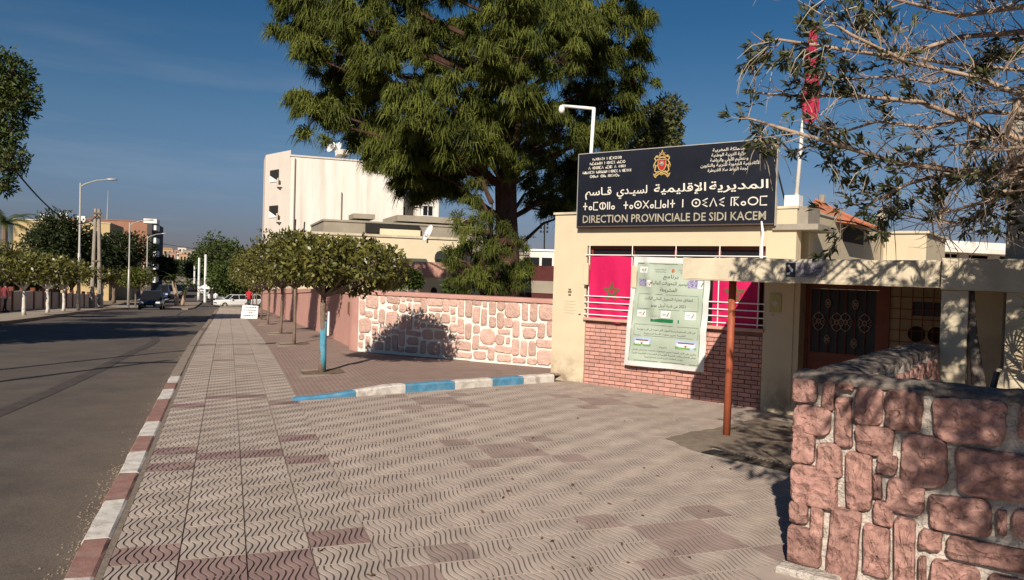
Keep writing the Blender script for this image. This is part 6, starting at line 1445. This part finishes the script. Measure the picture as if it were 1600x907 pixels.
for k,u in enumerate((135,142,150)):
    mb=MB(); mb.box(-24+k*2.2,-23+k*2.2,ty+.5,ty+1.5,by_.z+yh_+.14,by_.z+yh_+.9+.3*(k%2)); by_.part('roof_tank',mb,m_white)
for k in range(4): winpart(by_,-25+k*2.4,-24.2+k*2.4,ty,by_.z+yh_-2.6,by_.z+yh_-1.3)
tg=tcross(206,-13); gy=house('grey_town_house','grey brown house wall between the dark trees and the brick block','building',-19,-13,tg,tg+12,6.6,m_grayp,cop=m_grayp)
for k in range(2): winpart(gy,-17.5+k*2.2,-16.6+k*2.2,tg,gy.z+3.6,gy.z+4.8)
# ochre wall glimpsed at the far left
to=tcross(30,-19); ho=house('ochre_garden_house','ochre house glimpsed through the trees at the far left','building',-32,-19,to,to+8,5.2,MC['ochre_render'],cop=m_creamD)
# ------------------------------------------------ hill town
m_hill=M('dry_hill',(.13,.12,.085),.95,.25,.05,0)
hb_=MB()
def hillf(a,b):
    t=430+b*700; d=-260+a*760; z=G(t)+7*math.exp(-((d-30)/230)**2)*math.sin(min(1,b*1.6)*math.pi/2); return (d,t,z-.6)
hb_.grid(hillf,24,14); single('hill',hb_,m_hill,None,None,FS,(0,0,0),kind='structure',smooth=True)
r_=random.Random(77); cnt=0
hm=[M('town_white',(.62,.56,.48),.9,.05,1),M('town_ochre',(.42,.30,.18),.9,.05,1),M('town_pink',(.42,.24,.18),.9,.05,1),m_grayp]
pos=['far left','left','centre left','centre','centre right','right','far right']
hts=['nearest the road','on the lower slope','halfway up the hill','on the upper slope','on the ridge']
for row in range(5):
    for k in range(7):
        u=238+k*17+r_.uniform(-5,5)+row*3; y=420+row*85+r_.uniform(-15,15); p=at(u,420,y); l=FS.l(p); z=hillf((l.x+260)/760,(l.y-430)/700)[2] if l.y>430 else G(l.y); w=r_.uniform(4,8); h=r_.uniform(3.5,7)
        mt=hm[(k*3+row*2)%4] if r_.random()<.75 else hm[0]; cn={'town_white':'white','town_ochre':'ochre','town_pink':'pinkish'}.get(mt.name,'grey')
        T=Thing('hill_house','distant %s house of the hill town, %s, %s of the row'%(cn,hts[row],pos[k]),'building',FS,(l.x,l.y,z),group='houses of the hill town'); q=MB(); q.box(l.x-w/2,l.x+w/2,l.y,l.y+7,z-2,z+h); T.part('wall',q,mt)
        q=MB(); q.box(l.x-w/2-.2,l.x+w/2+.2,l.y-.2,l.y+7.2,z+h,z+h+.3); T.part('roof',q,m_red if r_.random()<.3 else m_conc)
        q=MB(); q.box(l.x-w*.3,l.x-w*.1,l.y-.05,l.y-.01,z+h*.5,z+h*.8); q.box(l.x+w*.1,l.x+w*.3,l.y-.05,l.y-.01,z+h*.5,z+h*.8); T.part('window',q,m_glass)
# far tree masses along the street
for i,(u,y,h,r,lb,mt) in enumerate(((338,150,12.0,6.5,'large round green tree beyond the crossing, right of the street',m_leafM),(322,175,8.5,6,'dark tree left of the large round tree beyond the crossing',m_leafD),(365,120,5.2,5,'low tree mass right of the crossing behind the parked cars',m_leafM),(258,190,4.6,4,'dark tree by the road at the foot of the hill town',m_leafD),(240,150,7,4,'dark street tree right of the apartment block front',m_leafD),(300,230,3.2,6,'dark hedge-like tree on the far bend',m_leafD),(275,330,4,10,'dark tree clump below the hill houses',m_leafD),(375,100,6.2,4.2,'bushy tree behind the leftmost orange tree crown',m_leafM))):
    p=at(u,440,y); l=FS.l(p); z=G(l.y); rr=random.Random(i)
    bl=[(p.x+rr.uniform(-.5,.5)*r,p.y+rr.uniform(-.5,.5)*r,z+h*rr.uniform(.4,.72),r*.5,r*.5,h*.26) for _ in range(9)]
    tree('far_tree',lb,'tree',(p.x,p.y,z),(h*.35,.3),bl,5000,.035*y**.5+.15,.02*y**.5+.08,mt)
for u,y,hh,lb in ((310,112,6.2,'left white post of the pair before the round tree'),(320,106,6.6,'right white post of the pair before the round tree'),(303,150,5,'faint pale post left of the white pair')):
    p=at(u,470,y); z=G(FS.l(p).y); single('white_post',MB().tube([(p.x,p.y,z),(p.x,p.y,z+hh)],.16,6),m_white,lb,'post',FW,(p.x,p.y,z))
# median with palms
tm_=72
md_=tstrip('median',-5.6,-3.4,.02,m_kconc,[tm_+4,tm_+8,tm_+14,tm_+20,tm_+30,tm_+45],1,th=.16)
def mpalm(u,y,h,lean,label,seed):
    p=at(u,460,y); z=G(FS.l(p).y); r=random.Random(seed); T=Thing('median_palm',label,'palm',FW,(p.x,p.y,z),group='palms on the median')
    top=Vector((p.x+lean,p.y,z+h)); T.part('trunk',MB().tube([(p.x,p.y,z-.1),(p.x+lean*.3,p.y,z+h*.5),top],[.28,.24,.22],7),m_twig)
    mb=MB()
    for k in range(22):
        a=k*2.4; el=r.uniform(-.1,1.2); prev=top; d=Vector((math.cos(a)*math.cos(el),math.sin(a)*math.cos(el),math.sin(el)))
        for s in range(5):
            d=(d+Vector((0,0,-.25))).normalized(); nx=prev+d*.42; sd_=d.cross(Vector((0,0,1))).normalized()*.16*(1-s/6)
            mb.add([prev-sd_,prev+sd_,nx+sd_*.8,nx-sd_*.8],[(0,1,2,3)]); prev=nx
    T.part('frond',mb,m_leafM)
mpalm(277,88,2.9,-.5,'leaning palm on the median, left one of the pair',1); mpalm(285,90,2.6,.7,'leaning palm on the median, right one of the pair',2)
# ------------------------------------------------ cars
m_tail=M('red_lamp_glass',(.3,.01,.01),.3,.1,9); m_lampg=M('headlamp_glass',(.75,.75,.72),.15,.05,9,0,spec=.8)
def car(p,rot,paint,label,name='parked_car',L=4.3,Wd=1.75,H=1.5,front=True,group=None,cat='car'):
    F=Frame(rot); o=F.l(p); T=Thing(name,label,cat,F,tuple(o),group=group); X,Y,Z=o
    body=[(-L/2,.35),(-L/2+.05,.75),(-L/2+.35,.88),(-L*.20,.95),(L*.36,.98),(L/2-.08,.93),(L/2,.7),(L/2-.03,.32)]
    st=[(-L/2,.30,.62,.80),(-L/2+.25,.24,.86,.92),(-L*.18,.22,.95,1.0),(L*.1,.22,.97,1.0),(L*.36,.22,.98,.98),(L/2-.1,.26,.92,.94),(L/2,.32,.75,.84)]
    V=[];n=len(st)
    for x,z0,z1,w in st:
        h=Wd/2*w; V+=[(X+x,Y-h*.9,Z+z0),(X+x,Y-h,Z+z0+.15),(X+x,Y-h,Z+z1-.12),(X+x,Y-h*.9,Z+z1),(X+x,Y+h*.9,Z+z1),(X+x,Y+h,Z+z1-.12),(X+x,Y+h,Z+z0+.15),(X+x,Y+h*.9,Z+z0)]
    Fc=[(i*8+k,i*8+(k+1)%8,(i+1)*8+(k+1)%8,(i+1)*8+k) for i in range(n-1) for k in range(8)]+[tuple(range(8))[::-1],tuple((n-1)*8+k for k in range(8))]
    T.part('body',MB().add(V,Fc),paint)
    # cabin
    cb=[(-L*.20,.94,1.0),(-L*.06,H-.04,.8),(L*.26,H,.8),(L*.40,.96,.95)]
    V=[]
    for x,z,w in cb: V+=[(X+x,Y-Wd/2*w*.93,Z+z),(X+x,Y+Wd/2*w*.93,Z+z)]
    low=[(X+-L*.20,Y-Wd*.46,Z+.93),(X-L*.2,Y+Wd*.46,Z+.93),(X+L*.4,Y+Wd*.44,Z+.93),(X+L*.4,Y-Wd*.44,Z+.93)]
    T.part('cabin_glass',MB().add(V,[(0,1,3,2),(4,5,7,6),(0,2,4,6),(1,7,5,3)]),m_glass)
    T.part('roof',MB().box(X-L*.055,X+L*.262,Y-Wd*.375,Y+Wd*.375,Z+H-.035,Z+H+.01),paint)
    for s in (-1,1):
        for x0,z0,x1,z1,w0,w1 in ((-L*.2,.94,-L*.06,H-.03,.46,.375),(L*.26,H-.02,L*.4,.96,.375,.44),(L*.09,.95,L*.09,H-.02,.46,.375)): T.part('window_pillar',MB().tube([(X+x0,Y+s*Wd*w0,Z+z0),(X+x1,Y+s*Wd*w1,Z+z1)],.03,4),paint)
    for sx in (-L*.31,L*.31):
        for s in (-1,1):
            q=MB(); q.tube([(X+sx,Y+s*(Wd/2-.2),Z+.31),(X+sx,Y+s*(Wd/2+.01),Z+.31)],.31,14); w=T.part('wheel',q,m_rubber); q=MB(); q.tube([(X+sx,Y+s*(Wd/2),Z+.31),(X+sx,Y+s*(Wd/2+.02),Z+.31)],.18,8); T.part('rim',q,m_steel,parent=w)
    for s in (-1,1):
        T.part('headlight',MB().bevbox(X-L/2+.0,X-L/2+.12,Y+s*Wd*.34-.17,Y+s*Wd*.34+.17,Z+.62,Z+.78,.02),m_lampg); T.part('tail_light',MB().bevbox(X+L/2-.1,X+L/2+.01,Y+s*Wd*.36-.12,Y+s*Wd*.36+.12,Z+.62,Z+.82,.02),m_tail)
        T.part('side_mirror',MB().bevbox(X-L*.15,X-L*.11,Y+s*(Wd/2+.02),Y+s*(Wd/2+.16),Z+.95,Z+1.07,.02),paint)
    T.part('grille',MB().box(X-L/2-.012,X-L/2+.02,Y-.45,Y+.45,Z+.42,Z+.6),m_dark); T.part('number_plate',MB().box(X-L/2-.03,X-L/2-.01,Y-.26,Y+.26,Z+.36,Z+.47),m_white)
    return T
def gp(u,dd,zo=-.12):
    t=tcross(u,dd); p=FS.w((dd,t,G(t)+zo)); return p
pk_dark=M('dark_blue_car_paint',(.012,.017,.03),.25,.1,5,0,spec=.6); pk_white=M('white_car_paint',(.68,.68,.66),.3,.03,5,0,spec=.5); pk_blue=M('blue_car_paint',(.03,.06,.14),.3,.1,5,0); pk_grey=M('grey_car_paint',(.22,.22,.22),.3,.1,5,0)
# facing the viewer: the car's front (-x of its frame) points down the street towards us
car(gp(238,-6.2),TH+math.pi/2,pk_dark,'dark car driving towards the viewer in the middle of the road','oncoming_car',4.3,1.85,1.62)
car(gp(255,-9.2,.0),TH+math.pi/2,pk_blue,'blue van parked on the left beyond the oncoming car','parked_van',4.8,1.9,2.0,cat='van')
pp_=at(300,455,150); pp_.z=G(FS.l(pp_).y)-.1
car(pp_,TH-math.pi/2,pk_dark,'dark car driving away beyond the median palms','departing_car')
for i,(u,dd,pt,lb) in enumerate(((365,4.5,pk_white,'white car parked crossways at the crossing, left one under the trees'),(388,6.0,pk_white,'white car parked at the crossing, right one under the orange tree crowns'))):
    p=FS.w((dd,76,0)); p=at(u,465,92+i*3); l=FS.l(p); p.z=G(l.y)-.1; car(p,TH+R(20)+i*.1,pt,lb,group='cars parked at the crossing')
for i,(u,y) in enumerate(((318,140),(326,128),(334,118),(343,110))):
    p=at(u,465,y); l=FS.l(p); p.z=G(l.y)-.1; car(p,TH+math.pi/2,(pk_white,pk_grey,pk_white,pk_grey)[i],('farthest white car','pale grey car second from the far end','white car second from the near end','nearest grey car')[i]+' parked along the far street',group='cars parked along the far kerb')
# white kerb stones at the crossing
for u,lb in ((393,'left'),(402,'right')):
    pass
# ------------------------------------------------ people
def person(p,rot,h,top,leg,hair,label,stride=.16,arm=.1):
    F=Frame(rot); o=F.l(p); k=h/1.72
    T=Thing('person',label,'person',F,tuple(o))
    J={'pel':(0,0,.92),'wst':(0,0,1.08),'chs':(0,-.01,1.28),'nk':(0,-.01,1.46),'hd':(0,-.03,1.58),'ht':(0,-.02,1.70)}
    V=[];Rr=[];E=[]
    def a(pt,r): V.append((o.x+pt[0]*k,o.y+pt[1]*k,o.z+pt[2]*k)); Rr.append(r*k); return len(V)-1
    i0=a(J['pel'],.135); i1=a(J['wst'],.12); i2=a(J['chs'],.15); i3=a(J['nk'],.06); i4=a(J['hd'],.085); i5=a(J['ht'],.07); E+=[(i0,i1),(i1,i2),(i2,i3),(i3,i4),(i4,i5)]
    for s in (-1,1):
        hp=a((s*.09,0,.86),.095); kn=a((s*.10,-s*stride*.5-.02,.48),.065); an=a((s*.10,-s*stride+.02,.09),.045); to=a((s*.10,-s*stride-.13,.03),.035); E+=[(i0,hp),(hp,kn),(kn,an),(an,to)]
        shd=a((s*.19,0,1.40),.06); el=a((s*.24,s*arm*.5,1.13),.045); wr=a((s*.24,s*arm-.06,.89),.033); hn=a((s*.24,s*arm-.09,.80),.035); E+=[(i2,shd),(shd,el),(el,wr),(wr,hn)]
    me=bpy.data.meshes.new('body'); me.from_pydata([tuple(Vector(v)-Vector(o)) for v in V],E,[]); ob=bpy.data.objects.new('body',me); COL.objects.link(ob)
    md=ob.modifiers.new('s','SKIN'); 
    for i,r in enumerate(Rr): me.skin_vertices[0].data[i].radius=(r,r)
    me.skin_vertices[0].data[0].use_root=True
    sub=ob.modifiers.new('u','SUBSURF'); sub.levels=1
    me2=bpy.data.meshes.new_from_object(ob.evaluated_get(bpy.context.evaluated_depsgraph_get())); bpy.data.objects.remove(ob)
    skin=M('skin',(.28,.15,.09),.6,.05,9); 
    for m in (skin,top,leg): me2.materials.append(m)
    for pl in me2.polygons:
        c=pl.center.z/k; ax=abs(pl.center.x)/k; pl.material_index=0 if c>1.47 or (ax>.2 and c<.90 and c>.7) else (1 if c>.90 else 2)
        pl.use_smooth=True
    T.part('body',me2,None); 
    mb=MB(); mb.lathe((o.x,o.y+.005,o.z+1.56*k),[(.09*k,.0),(.102*k,.06*k),(.09*k,.13*k),(.05*k,.17*k),(0,.18*k)],10); T.part('hair',mb,hair,smooth=True)
    mb=MB(); 
    for s in (-1,1): mb.bevbox(o.x+(s*.10-.045)*k,o.x+(s*.10+.045)*k,o.y+(-s*stride-.17)*k,o.y+(-s*stride+.07)*k,o.z-.005,o.z+.08*k,.012)
    T.part('shoes',mb,m_dark); return T
m_dkc=M('dark_clothes',(.03,.03,.035),.9,.1,9); m_redc=M('dark_red_jacket',(.16,.03,.035),.9,.1,9); m_redb=M('bright_red_jacket',(.42,.02,.03),.9,.1,9)
p=gp(8,-11.4,0); person(p,R(160),1.6,m_redc,m_dkc,m_dark,'person in a dark red jacket and dark trousers walking at the far left edge')
p=at(389,470,60); p.z=G(FS.l(p).y); person(p,R(180),1.72,m_redb,m_dkc,m_dark,'person in a bright red jacket standing under the trees behind the white board')
for i,(u,y,mt,lb) in enumerate(((331,96,m_dkc,'person in dark clothes standing by the far parked cars, left one'),(337,95,m_white,'person in a white shirt standing by the far parked cars, right one'))):
    p=at(u,465,y); p.z=G(FS.l(p).y); person(p,R(170+i*30),1.7,mt,m_dkc,m_dark,lb)
for k,(u,y,lb) in enumerate(((322,103,'left white street parasol beyond the parked cars'),(331,100,'right white street parasol beyond the parked cars'))):
    p=at(u,460,y); z=G(FS.l(p).y); T=Thing('parasol',lb,'parasol',FW,(p.x,p.y,z)); T.part('canopy',MB().lathe((p.x,p.y,z+2.0),[(1.3,0),(.7,.3),(0,.55)],8),m_white); T.part('pole',MB().tube([(p.x,p.y,z),(p.x,p.y,z+2.5)],.04,5),m_steel)
